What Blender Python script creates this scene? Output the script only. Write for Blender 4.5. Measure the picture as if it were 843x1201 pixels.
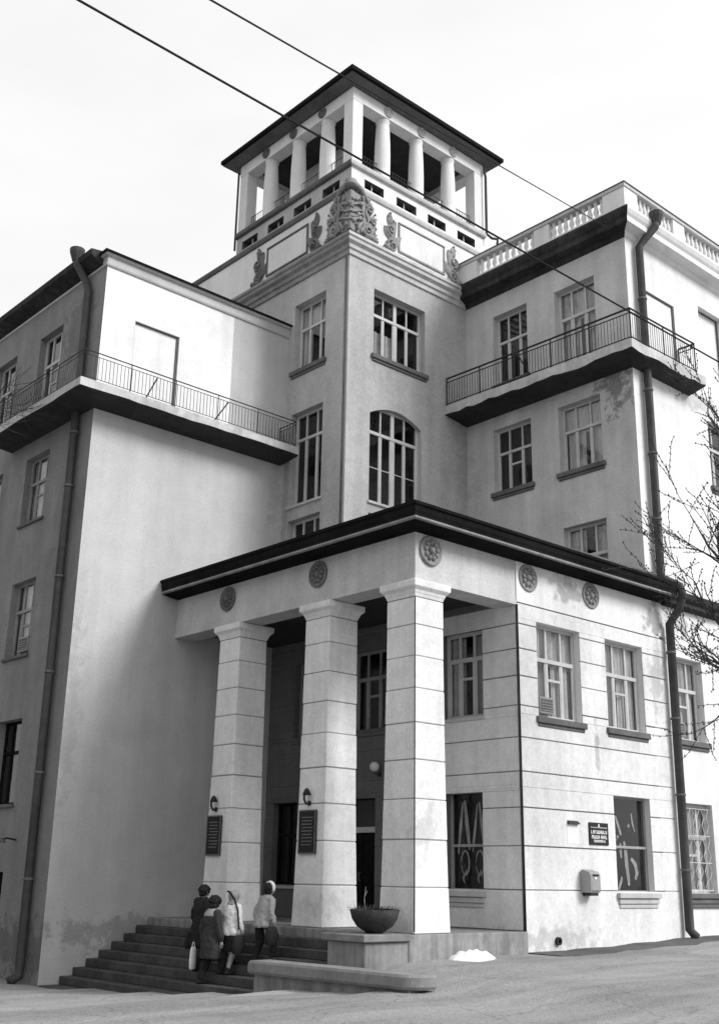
import bpy, bmesh, math, random
from mathutils import Vector, Matrix
R = math.radians
random.seed(7)
S = bpy.context.scene
for o in list(bpy.data.objects): bpy.data.objects.remove(o)

# ------------------------------------------------------------------ camera
CAMP = dict(f=1322.7539, yaw=.8399, pitch=.3134, roll=.0183, C=(-17.1496, -17.2381, 1.1719))
cam = bpy.data.cameras.new('camera'); camo = bpy.data.objects.new('camera', cam); S.collection.objects.link(camo)
cam.sensor_fit = 'VERTICAL'; cam.sensor_height = 36; cam.lens = CAMP['f'] / 1201 * 36
cam.clip_start = .1; cam.clip_end = 2000
_y, _p, _r = CAMP['yaw'], CAMP['pitch'], CAMP['roll']
_f = Vector((math.cos(_y)*math.cos(_p), math.sin(_y)*math.cos(_p), math.sin(_p)))
_rt = Vector((math.sin(_y), -math.cos(_y), 0)); _up = _rt.cross(_f)
RT = _rt*math.cos(_r) + _up*math.sin(_r); UP = -_rt*math.sin(_r) + _up*math.cos(_r)
camo.matrix_world = Matrix(((RT.x, UP.x, -_f.x, CAMP['C'][0]), (RT.y, UP.y, -_f.y, CAMP['C'][1]), (RT.z, UP.z, -_f.z, CAMP['C'][2]), (0, 0, 0, 1)))
S.camera = camo

# ------------------------------------------------------------------ sky, sun, exposure (overcast, black-and-white film)
SUN = Vector((.36, -.72, .60)).normalized()
el = math.asin(SUN.z); az = math.atan2(SUN.x, SUN.y)
w = bpy.data.worlds.new('World'); S.world = w; w.use_nodes = True
nt = w.node_tree; bg = nt.nodes['Background']
sky = nt.nodes.new('ShaderNodeTexSky'); sky.sky_type = 'NISHITA'; sky.sun_disc = False
sky.sun_elevation = el; sky.sun_rotation = az; sky.dust_density = 6; sky.air_density = 2
bw = nt.nodes.new('ShaderNodeRGBToBW'); nt.links.new(sky.outputs[0], bw.inputs[0])
pw = nt.nodes.new('ShaderNodeMath'); pw.operation = 'POWER'; pw.inputs[1].default_value = .12   # cloud layer evens the sky out
nt.links.new(bw.outputs[0], pw.inputs[0])
tc = nt.nodes.new('ShaderNodeTexCoord'); mp = nt.nodes.new('ShaderNodeMapping'); mp.inputs['Scale'].default_value = (1, 1, 3.5); mp.inputs['Rotation'].default_value = (.3, .2, 0)
nz = nt.nodes.new('ShaderNodeTexNoise'); nz.inputs['Scale'].default_value = 2.2; nz.inputs['Detail'].default_value = 5
nt.links.new(tc.outputs['Generated'], mp.inputs[0]); nt.links.new(mp.outputs[0], nz.inputs[0])
mr = nt.nodes.new('ShaderNodeMapRange'); mr.inputs[1].default_value = .3; mr.inputs[2].default_value = .7; mr.inputs[3].default_value = .90; mr.inputs[4].default_value = 1.03
nt.links.new(nz.outputs[0], mr.inputs[0])
mu = nt.nodes.new('ShaderNodeMath'); mu.operation = 'MULTIPLY'; nt.links.new(pw.outputs[0], mu.inputs[0]); nt.links.new(mr.outputs[0], mu.inputs[1])
nt.links.new(mu.outputs[0], bg.inputs[0]); bg.inputs[1].default_value = .53
sl = bpy.data.lights.new('sun', 'SUN'); sl.energy = 2.1; sl.angle = R(22); so = bpy.data.objects.new('sun', sl)
S.collection.objects.link(so); so.rotation_euler = SUN.to_track_quat('Z', 'Y').to_euler(); so.location = (0, -20, 40)
S.view_settings.view_transform = 'Standard'; S.view_settings.look = 'None'; S.view_settings.gamma = 1
S.view_settings.use_curve_mapping = False; S.view_settings.exposure = .81
S.render.engine = 'CYCLES'

# ------------------------------------------------------------------ materials (grey: the photograph is black and white)
def nodes(name):
    m = bpy.data.materials.new(name); m.use_nodes = True
    return m, m.node_tree.nodes, m.node_tree.links, m.node_tree.nodes['Principled BSDF']
def grey(v): return (v, v, v, 1)
def stone(name, base, var=.12, scale=1.0, rough=.9, bump=.25, fine=60, streak=.0, grime=.0, spec=.12, grain=.0, stains=()):
    m, N, L, b = nodes(name)
    t = N.new('ShaderNodeTexCoord')
    def noise(sc, det, mapscale=(1, 1, 1)):
        mp = N.new('ShaderNodeMapping'); mp.inputs['Scale'].default_value = mapscale
        L.new(t.outputs['Object'], mp.inputs[0])
        n = N.new('ShaderNodeTexNoise'); n.inputs['Scale'].default_value = sc; n.inputs['Detail'].default_value = det
        n.inputs['Roughness'].default_value = .62
        L.new(mp.outputs[0], n.inputs['Vector']); return n.outputs[0]
    def rng(x, lo, hi, a=.3, c=.7):
        r = N.new('ShaderNodeMapRange'); r.inputs[1].default_value = a; r.inputs[2].default_value = c
        r.inputs[3].default_value = lo; r.inputs[4].default_value = hi; L.new(x, r.inputs[0]); return r.outputs[0]
    def mul(a, c):
        k = N.new('ShaderNodeMath'); k.operation = 'MULTIPLY'; L.new(a, k.inputs[0])
        if isinstance(c, float): k.inputs[1].default_value = c
        else: L.new(c, k.inputs[1])
        return k.outputs[0]
    v = rng(noise(.55*scale, 4), 1-var, 1+var*.5)
    v = mul(v, rng(noise(4*scale, 6), 1-var*.6, 1+var*.5))
    v = mul(v, rng(noise(fine, 3), 1-var*.5, 1+var*.4))
    if streak: v = mul(v, rng(noise(3.0*scale, 5, (1, 1, .07)), 1-streak, 1+streak*.3, .35, .65))
    if grime: v = mul(v, rng(noise(.8*scale, 7), 1-grime, 1., .28, .46))
    if grain: v = mul(v, rng(noise(16, 8), 1-grain, 1+grain*.7, .34, .66))
    for (c, rad, amt) in stains:          # weathered patches: centre, radii, strength
        mp = N.new('ShaderNodeMapping'); mp.vector_type = 'POINT'
        mp.inputs['Scale'].default_value = tuple(1/q for q in rad); mp.inputs['Location'].default_value = tuple(-a/q for a, q in zip(c, rad))
        L.new(t.outputs['Object'], mp.inputs[0]); ln = N.new('ShaderNodeVectorMath'); ln.operation = 'LENGTH'; L.new(mp.outputs[0], ln.inputs[0])
        ad = N.new('ShaderNodeMath'); ad.operation = 'ADD'; L.new(ln.outputs['Value'], ad.inputs[0]); L.new(rng(noise(3.5, 8), -.75, .75, .3, .7), ad.inputs[1])
        v = mul(v, rng(ad.outputs[0], 1-amt, 1., .45, .95))
    v = mul(v, float(base))
    L.new(v, b.inputs['Base Color'])
    b.inputs['Roughness'].default_value = rough
    b.inputs['Specular IOR Level'].default_value = spec
    if bump:
        bp = N.new('ShaderNodeBump'); bp.inputs['Strength'].default_value = bump; bp.inputs['Distance'].default_value = .012
        L.new(noise(fine*.6, 6), bp.inputs['Height']); L.new(bp.outputs[0], b.inputs['Normal'])
    return m
M = {}
M['white'] = stone('white plaster', .71, .09, .6, streak=.10, grime=.12, grain=.06, stains=[((5.5, 0, 8.2), (.8, 1, .45), .4), ((9.2, 0, 8.1), (.5, 1, .6), .5), ((12.5, 0, 15.6), (1.6, 1, .5), .25), ((10.6, 0, 8.2), (.8, 1, .35), .35), ((.0, 8.6, 8.0), (1, .9, .5), .35), ((2.4, 0, 8.4), (1.1, 1, .25), .2)])
M['gable'] = stone('pale gable plaster', .47, .09, .5, streak=.10, grime=.09, grain=.07, stains=[((-1.2, 9.56, -.3), (2.2, 1, .5), .3), ((3.3, 9.56, 12.4), (.4, 1, 1.2), .15), ((-3.0, 9.56, 5.5), (.3, 1, 3), .15)])
M['side'] = stone('side plaster', .53, .12, .6, streak=.14, grime=.16, bump=.5, grain=.13, stains=[((9, .55, 15.3), (1, .75, 1.0), .55), ((9, 6.4, 12), (1, .4, 2.5), .14), ((9, 3.3, 15.7), (1, 3.5, .25), .15)])
M['mid'] = stone('cream plaster', .43, .12, .6, streak=.12, grime=.13, bump=.5, grain=.13, stains=[((8.8, 6.6, 14), (.4, 1, 3), .14), ((3.6, 9.4, 13.5), (1, .3, 3), .14)])
M['grey'] = stone('dark grey plaster', .25, .14, .7, streak=.14, grime=.18, bump=.6, grain=.12, stains=[((-3.2, 10.6, -.6), (1, 3, .8), .35), ((-3.2, 11, 16.5), (1, 1, 1.5), .25)])  # darker than the left wing's front walls
M['ashlar'] = stone('pale ashlar', .70, .12, 1.2, streak=.08, grime=.13, bump=.4, fine=45, grain=.09, stains=[((6.35, 0, 4.3), (.12, 1, .8), .35), ((4.5, 0, -.1), (1.8, 1, .3), .25), ((.3, 0, 2.2), (.4, .5, .5), .18), ((9.2, 0, 6.5), (.4, 1, 1.2), .3), ((.3, 3.2, .6), (.7, .7, .35), .15)])
M['porch_shade_wall'] = stone('shaded porch wall', .15, .14, 1.2, streak=.08, grime=.15, bump=.35, fine=45, grain=.1)  # porch shade painted into the wall colour
M['joint'] = stone('mortar joint', .25, .2, 1)
M['trim'] = stone('light trim', .50, .14, 1.2, streak=.1, grime=.15)
M['sill'] = stone('dark sill', .13, .3, 2, rough=.8)  # also paints shade on the tower's side mouldings and slots
M['dark'] = stone('dark painted boards', .014, .4, 1.5, rough=.8, bump=.1, spec=.02)
M['cornice'] = stone('dark cornice plaster', .05, .4, 1.5, streak=.3, rough=.85, spec=.03)  # soot, plus shade painted into the right wing's side run
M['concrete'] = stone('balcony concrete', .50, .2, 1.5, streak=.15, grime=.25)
M['soffit'] = stone('dark soffit', .045, .3, 1.2)  # near-black undersides, much darker than the slab edges
M['metal'] = stone('dull sheet metal', .13, .3, 2, rough=.5, bump=.1)
M['pipe'] = stone('painted downpipe', .07, .3, 1.2, rough=.55, streak=.25, bump=.1)
M['iron'] = stone('black iron', .035, .3, 3, rough=.5, bump=.05)
M['frame'] = stone('old white paint', .50, .12, 2, rough=.5, bump=.08)
M['frame_dull'] = stone('dull grey paint', .30, .15, 2, rough=.5, bump=.08)
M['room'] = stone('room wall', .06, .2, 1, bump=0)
M['curtain'] = stone('net curtain', .6, .2, 2, bump=.1, streak=.25)
M['figure'] = stone('faded window paint', .26, .3, 5, bump=0, grime=.4)
M['relief'] = stone('weathered relief plaster', .27, .3, 3, grime=.3)  # also paints shade on the tower cornice's side run
M['relief_shade'] = stone('shaded relief plaster', .16, .35, 4, grime=.3)  # relief copy with shade painted in, for faces turned from the sun
M['step'] = stone('worn granite step', .075, .35, 2, grime=.35, rough=.8)
M['plinth'] = stone('stained plinth', .27, .25, 1.5, streak=.35, grime=.3)
M['slab'] = stone('worn slab', .22, .25, 2, grime=.3)
M['asphalt'] = stone('dusty asphalt', .29, .14, .35, bump=.8, fine=90, grime=.15, grain=.16)
M['pave'] = stone('dark pavement', .10, .25, .8, bump=.4, grime=.3)
M['box'] = stone('grey enamel', .30, .1, 3, rough=.45, bump=.05)
M['black'] = stone('black glass board', .012, .2, 3, rough=.25, bump=0, spec=.3)
M['paint'] = stone('white lettering', .75, .05, 3, bump=0)
M['wire'] = stone('wire', .02, .1, 3, bump=0)
M['bark'] = stone('bark', .045, .35, 6, bump=.5)
M['leaf'] = stone('dry leaf', .05, .4, 6, bump=0)
M['bowl'] = stone('dark bowl', .045, .4, 4, rough=.7)
M['snow'] = stone('white heap', .8, .12, 6, bump=.4)
M['skin'] = stone('skin', .30, .08, 4, rough=.55, bump=.05)
M['hair'] = stone('dark hair', .018, .4, 30, rough=.45, bump=.4)
M['cloth_black'] = stone('black cloth', .022, .3, 8, bump=.3)
M['cloth_dark'] = stone('dark cloth', .045, .3, 8, bump=.3)
M['cloth_grey'] = stone('grey cloth', .30, .14, 6, bump=.3)
M['cloth_white'] = stone('white cloth', .72, .08, 6, bump=.3)
M['globe'] = stone('opal glass', .6, .05, 3, rough=.2, bump=0)
def glass():
    m, N, L, b = nodes('old window glass'); N.remove(b)
    out = N['Material Output']; mix = N.new('ShaderNodeMixShader'); tr = N.new('ShaderNodeBsdfTransparent'); gl = N.new('ShaderNodeBsdfGlossy')
    tr.inputs[0].default_value = grey(.9); gl.inputs['Roughness'].default_value = .03
    lw = N.new('ShaderNodeLayerWeight'); lw.inputs[0].default_value = .5     # Schlick reflection, the same from either side of the thin pane
    p5 = N.new('ShaderNodeMath'); p5.operation = 'POWER'; p5.inputs[1].default_value = 5; L.new(lw.outputs['Facing'], p5.inputs[0])
    fr = N.new('ShaderNodeMath'); fr.operation = 'MULTIPLY_ADD'; fr.inputs[1].default_value = .96; fr.inputs[2].default_value = .045; L.new(p5.outputs[0], fr.inputs[0])
    t = N.new('ShaderNodeTexCoord'); n = N.new('ShaderNodeTexNoise'); n.inputs['Scale'].default_value = 2.5; L.new(t.outputs['Object'], n.inputs['Vector'])
    bp = N.new('ShaderNodeBump'); bp.inputs['Strength'].default_value = .08; bp.inputs['Distance'].default_value = .03
    L.new(n.outputs[0], bp.inputs['Height']); L.new(bp.outputs[0], gl.inputs['Normal'])
    L.new(fr.outputs[0], mix.inputs[0]); L.new(tr.outputs[0], mix.inputs[1]); L.new(gl.outputs[0], mix.inputs[2]); L.new(mix.outputs[0], out.inputs[0])
    return m
M['glass'] = glass()

# ------------------------------------------------------------------ mesh helpers
class MB:
    def __init__(s): s.v = []; s.f = []
    def add(s, vs, fs):
        n = len(s.v); s.v += [tuple(x) for x in vs]; s.f += [tuple(i+n for i in q) for q in fs]; return s
    def box(s, x0, x1, y0, y1, z0, z1):
        x0, x1 = min(x0, x1), max(x0, x1); y0, y1 = min(y0, y1), max(y0, y1)
        return s.add([(x0,y0,z0),(x1,y0,z0),(x1,y1,z0),(x0,y1,z0),(x0,y0,z1),(x1,y0,z1),(x1,y1,z1),(x0,y1,z1)],
                     [(0,3,2,1),(4,5,6,7),(0,1,5,4),(1,2,6,5),(2,3,7,6),(3,0,4,7)])
    def hexa(s, P8): return s.add(P8, [(0,3,2,1),(4,5,6,7),(0,1,5,4),(1,2,6,5),(2,3,7,6),(3,0,4,7)])
    def frustum(s, b, t, c=.012):     # b, t = (x0,x1,y0,y1,z): chamfered tapered block
        def ring(q, i, z): x0,x1,y0,y1 = q[0]+i,q[1]-i,q[2]+i,q[3]-i; return x0,x1,y0,y1,z
        vs = []
        for (x0,x1,y0,y1,z) in (ring(b, c, b[4]), ring(b, 0, b[4]+c), ring(t, 0, t[4]-c), ring(t, c, t[4])):
            k = c
            vs += [(x0+k,y0,z),(x1-k,y0,z),(x1,y0+k,z),(x1,y1-k,z),(x1-k,y1,z),(x0+k,y1,z),(x0,y1-k,z),(x0,y0+k,z)]
        fs = [tuple(range(7,-1,-1)), tuple(range(24,32))]
        for r in range(3):
            for i in range(8): a = r*8+i; b2 = r*8+(i+1) % 8; fs.append((a, b2, b2+8, a+8))
        return s.add(vs, fs)
    def tube(s, pts, rad, n=8, cap=True):
        pts = [Vector(p) for p in pts]
        if not isinstance(rad, (list, tuple)): rad = [rad]*len(pts)
        base = len(s.v); pn = None
        for i, p in enumerate(pts):
            a = pts[max(i-1, 0)]; b = pts[min(i+1, len(pts)-1)]; d = (b-a)
            d = d.normalized() if d.length > 1e-9 else Vector((0,0,1))
            if pn is None: pn = d.orthogonal().normalized()
            pn = pn - d*pn.dot(d); pn = pn.normalized() if pn.length > 1e-6 else d.orthogonal().normalized()
            bn = d.cross(pn)
            for k in range(n):
                t = 2*math.pi*k/n; s.v.append(tuple(p + (pn*math.cos(t)+bn*math.sin(t))*rad[i]))
        for i in range(len(pts)-1):
            for k in range(n):
                a = base+i*n+k; b = base+i*n+(k+1) % n; s.f.append((a, b, b+n, a+n))
        if cap:
            s.f.append(tuple(base+k for k in range(n-1, -1, -1))); e = base+(len(pts)-1)*n; s.f.append(tuple(e+k for k in range(n)))
        return s
    def lathe(s, prof, c=(0,0,0), n=16, axis='z'):   # prof: (radius, height)
        base = len(s.v)
        for (r, h) in prof:
            for k in range(n):
                t = 2*math.pi*k/n; a, b = r*math.cos(t), r*math.sin(t)
                q = {'z': (a, b, h), 'y': (a, -h, b), 'x': (-h, a, b)}[axis]
                s.v.append((c[0]+q[0], c[1]+q[1], c[2]+q[2]))
        for i in range(len(prof)-1):
            for k in range(n):
                a = base+i*n+k; b = base+i*n+(k+1) % n; s.f.append((a, b, b+n, a+n))
        s.f.append(tuple(base+k for k in range(n-1, -1, -1))); e = base+(len(prof)-1)*n; s.f.append(tuple(e+k for k in range(n)))
        return s
    def ball(s, c, r, n=10, m=7):
        if not isinstance(r, (list, tuple)): r = (r, r, r)
        base = len(s.v)
        for i in range(1, m):
            ph = math.pi*i/m
            for k in range(n):
                t = 2*math.pi*k/n
                s.v.append((c[0]+r[0]*math.sin(ph)*math.cos(t), c[1]+r[1]*math.sin(ph)*math.sin(t), c[2]+r[2]*math.cos(ph)))
        s.v.append((c[0], c[1], c[2]+r[2])); s.v.append((c[0], c[1], c[2]-r[2])); tp = len(s.v)-2; bt = tp+1
        for k in range(n):
            k2 = (k+1) % n
            s.f.append((tp, base+k, base+k2)); e = base+(m-2)*n; s.f.append((bt, e+k2, e+k))
            for i in range(m-2): a = base+i*n; s.f.append((a+k, a+n+k, a+n+k2, a+k2))
        return s
    def build(s, name, mat, parent=None, smooth=False, fix=True):
        me = bpy.data.meshes.new(name); me.from_pydata(s.v, [], s.f)
        if fix:
            bm = bmesh.new(); bm.from_mesh(me); bmesh.ops.recalc_face_normals(bm, faces=bm.faces); bm.to_mesh(me); bm.free()
        if smooth: me.polygons.foreach_set('use_smooth', [True]*len(me.polygons))
        if mat is not None: me.materials.append(M[mat] if isinstance(mat, str) else mat)
        o = bpy.data.objects.new(name, me); S.collection.objects.link(o)
        if parent is not None: o.parent = parent
        return o
def empty(name, loc=(0,0,0)):
    o = bpy.data.objects.new(name, None); S.collection.objects.link(o); o.location = loc; o.empty_display_size = .2; return o
def tag(o, label=None, cat=None, group=None, kind=None):
    for k, v in (('label', label), ('category', cat), ('group', group), ('kind', kind)):
        if v: o[k] = v
    return o
def share(o, name, parent, loc=None, rot=None):     # another copy of the same mesh
    c = bpy.data.objects.new(name, o.data); S.collection.objects.link(c); c.parent = parent
    if loc is not None: c.location = loc
    if rot is not None: c.rotation_euler = rot
    return c
def sweep(prof, cx, cy, y1, x1, v=True, u=True):     # moulding round a convex corner: v-run along y at x=cx, u-run along x at y=cy
    m = MB(); n = len(prof)
    rings = []
    if v: rings.append([(cx-o, y1, z) for o, z in prof])
    rings.append([(cx-o, cy-o, z) for o, z in prof])
    if u: rings.append([(x1, cy-o, z) for o, z in prof])
    for r in rings: m.v += r
    for i in range(len(rings)-1):
        for k in range(n): a = i*n+k; b = i*n+(k+1) % n; m.f.append((a, b, b+n, a+n))
    m.f.append(tuple(range(n))); m.f.append(tuple((len(rings)-1)*n+k for k in range(n)))
    return m

# ------------------------------------------------------------------ terrain
CTRL = [(3,-.3,-.36),(4.2,0,-.35),(6,0,-.31),(8.1,0,-.24),(9.6,0,-.17),(11.4,0,-.14),(16,-1,-.05),(25,-2,.1),(-2.7,9.5,-1.45),(-2.7,7,-1.38),(-2.7,4.8,-1.26),(-2.7,3,-1.14),(-2.75,1.8,-1.03),
        (-2.75,.3,-.85),(-2.75,-1,-.80),(-2.75,-2.4,-.68),(-1.5,-1.5,-.50),(0,-1,-.40),(1,-.4,-.37),(-3.3,11,-1.42),(-3.5,16,-1.42),(-6,6,-1.25),(-6,2,-1.0),(-6,-2,-.72),(-5,-5,-.64),(0,-4,-.45),(5,-4,-.38),(-10,10,-1.38),(-12,3,-1.0),
        (-10,-4,-.72),(-9,-9,-.55),(0,-10,-.48),(10,-8,-.25),(-17,-17,-.45),(-25,0,-.9),(-20,15,-1.35),(20,-15,-.2),(-5,-25,-.5),(-8,25,-1.4),(-40,-40,-.6),(40,-30,.1),(-40,40,-1.4),(40,0,.2)]
def gz(x, y):
    sw = sz = 0
    for (a, b, c) in CTRL:
        d = (x-a)**2+(y-b)**2+.05; k = 1/(d*d*d**.25); sw += k; sz += k*c
    return sz/sw
xs = [-400,-150,-80,-50,-35,-28]+[-24+.6*i for i in range(80)]+[28,35,50,90,180,400]
m = MB(); ny = len(xs)
for x in xs:
    for y in xs: m.v.append((x, y, gz(x, y)))
for i in range(ny-1):
    for j in range(ny-1): a = i*ny+j; m.f.append((a, a+ny, a+ny+1, a+1))
def street_mat():
    mt = M['asphalt']; N = mt.node_tree.nodes; L = mt.node_tree.links; b = N['Principled BSDF']
    src = b.inputs['Base Color'].links[0].from_socket
    t = N.new('ShaderNodeTexCoord'); mp = N.new('ShaderNodeMapping'); mp.inputs['Rotation'].default_value = (0, 0, R(12)); mp.inputs['Scale'].default_value = (.10, 1.1, 1)
    n = N.new('ShaderNodeTexNoise'); n.inputs['Scale'].default_value = 1.0; n.inputs['Detail'].default_value = 4
    L.new(t.outputs['Object'], mp.inputs[0]); L.new(mp.outputs[0], n.inputs['Vector'])
    r = N.new('ShaderNodeMapRange'); r.inputs[1].default_value = .3; r.inputs[2].default_value = .7; r.inputs[3].default_value = .72; r.inputs[4].default_value = 1.2
    L.new(n.outputs[0], r.inputs[0]); k = N.new('ShaderNodeMath'); k.operation = 'MULTIPLY'; L.new(src, k.inputs[0]); L.new(r.outputs[0], k.inputs[1]); 
    vo = N.new('ShaderNodeTexVoronoi'); vo.feature = 'DISTANCE_TO_EDGE'; vo.inputs['Scale'].default_value = .55
    wn = N.new('ShaderNodeTexNoise'); wn.inputs['Scale'].default_value = 1.3; wn.inputs['Detail'].default_value = 5; L.new(t.outputs['Object'], wn.inputs['Vector'])
    va = N.new('ShaderNodeVectorMath'); va.operation = 'MULTIPLY_ADD'; va.inputs[1].default_value = (.9, .9, .9); L.new(wn.outputs['Color'], va.inputs[0]); L.new(t.outputs['Object'], va.inputs[2]); L.new(va.outputs[0], vo.inputs['Vector'])
    cr = N.new('ShaderNodeMapRange'); cr.inputs[1].default_value = .003; cr.inputs[2].default_value = .012; cr.inputs[3].default_value = .72; L.new(vo.outputs['Distance'], cr.inputs[0])
    gn = N.new('ShaderNodeTexNoise'); gn.inputs['Scale'].default_value = 38; gn.inputs['Detail'].default_value = 4; L.new(t.outputs['Object'], gn.inputs['Vector'])
    gr_ = N.new('ShaderNodeMapRange'); gr_.inputs[1].default_value = .35; gr_.inputs[2].default_value = .65; gr_.inputs[3].default_value = .72; gr_.inputs[4].default_value = 1.25; L.new(gn.outputs[0], gr_.inputs[0])
    k2 = N.new('ShaderNodeMath'); k2.operation = 'MULTIPLY'; L.new(k.outputs[0], k2.inputs[0]); L.new(cr.outputs[0], k2.inputs[1])
    k3 = N.new('ShaderNodeMath'); k3.operation = 'MULTIPLY'; L.new(k2.outputs[0], k3.inputs[0]); L.new(gr_.outputs[0], k3.inputs[1]); L.new(k3.outputs[0], b.inputs['Base Color'])
street_mat()
tag(m.build('street', 'asphalt', smooth=True, fix=False), kind='structure')
m = MB(); K = 60                                     # pavement apron along the low block
for i in range(K+1):
    x = 3.42+i*.45
    wv = 1.0+.12*math.sin(i*.7)+.08*math.sin(i*1.9)
    for (y, dz) in ((.1, .025), (-wv, .014), (-wv-.06, -.06)): m.v.append((x, y, gz(x, y)+dz))
for i in range(K):
    for k in range(2): a = i*3+k; m.f.append((a, a+3, a+4, a+1))
tag(m.build('pavement', 'pave', smooth=False), kind='structure')

# ------------------------------------------------------------------ the building
XL, D, XT, YT, XR, XW = -3.2, 9.56, 3.6, 6.6, 9.0, 3.45
B = empty('office_building', (0, 0, 0))
tag(B, 'pale plaster corner building with pillared porch, stepped wings, balconies and open rooftop lookout', 'building')
class Wall:
    """u: plane y=c running along x, seen from -y; v: plane x=c running along y, seen from -x"""
    def __init__(s, kind, c, a0, a1, z0, z1, mat, name='wall', depth=.34, rev=None):
        s.rev = rev
        s.k, s.c, s.a0, s.a1, s.z0, s.z1, s.mat, s.name, s.depth = kind, c, a0, a1, z0, z1, mat, name, depth; s.holes = []
    def P(s, a, z, d): return (a, s.c+d, z) if s.k == 'u' else (s.c+d, a, z)
    def box(s, m, a0, a1, z0, z1, d0, d1):
        p, q = s.P(a0, z0, d0), s.P(a1, z1, d1); m.box(p[0], q[0], p[1], q[1], p[2], q[2]); return m
    def block(s, m, a0, a1, z0, z1, d0, d1, c=.012):
        p, q = s.P(a0, z0, d0), s.P(a1, z1, d1)
        x0, x1, y0, y1 = min(p[0], q[0]), max(p[0], q[0]), min(p[1], q[1]), max(p[1], q[1])
        m.frustum((x0, x1, y0, y1, z0), (x0, x1, y0, y1, z1), c); return m
    def hole(s, a0, a1, z0, z1, depth=None): s.holes.append((a0, a1, z0, z1, depth or s.depth))
    def build(s):
        A = sorted({s.a0, s.a1, *[h[0] for h in s.holes], *[h[1] for h in s.holes]}); Z = sorted({s.z0, s.z1, *[h[2] for h in s.holes], *[h[3] for h in s.holes]})
        m = MB(); ix = {}
        def vid(i, j):
            if (i, j) not in ix: ix[i, j] = len(m.v); m.v.append(s.P(A[i], Z[j], 0))
            return ix[i, j]
        for i in range(len(A)-1):
            for j in range(len(Z)-1):
                ac, zc = (A[i]+A[i+1])/2, (Z[j]+Z[j+1])/2
                if any(h[0] < ac < h[1] and h[2] < zc < h[3] for h in s.holes): continue
                m.f.append((vid(i, j), vid(i+1, j), vid(i+1, j+1), vid(i, j+1)))
        o = m.build(s.name, s.mat, B, fix=False)
        m = MB()
        for (a0, a1, z0, z1, dp) in s.holes:
            q = [(a0, z0), (a1, z0), (a1, z1), (a0, z1)]; n = len(m.v)
            for a, z in q: m.v += [s.P(a, z, 0), s.P(a, z, dp)]
            for i in range(4): a = n+2*i; b = n+2*((i+1) % 4); m.f.append((a, b, b+1, a+1))
        if s.holes: r = m.build('reveal', s.rev or s.mat, o, fix=False); r['kind'] = 'stuff'
        return o

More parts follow.
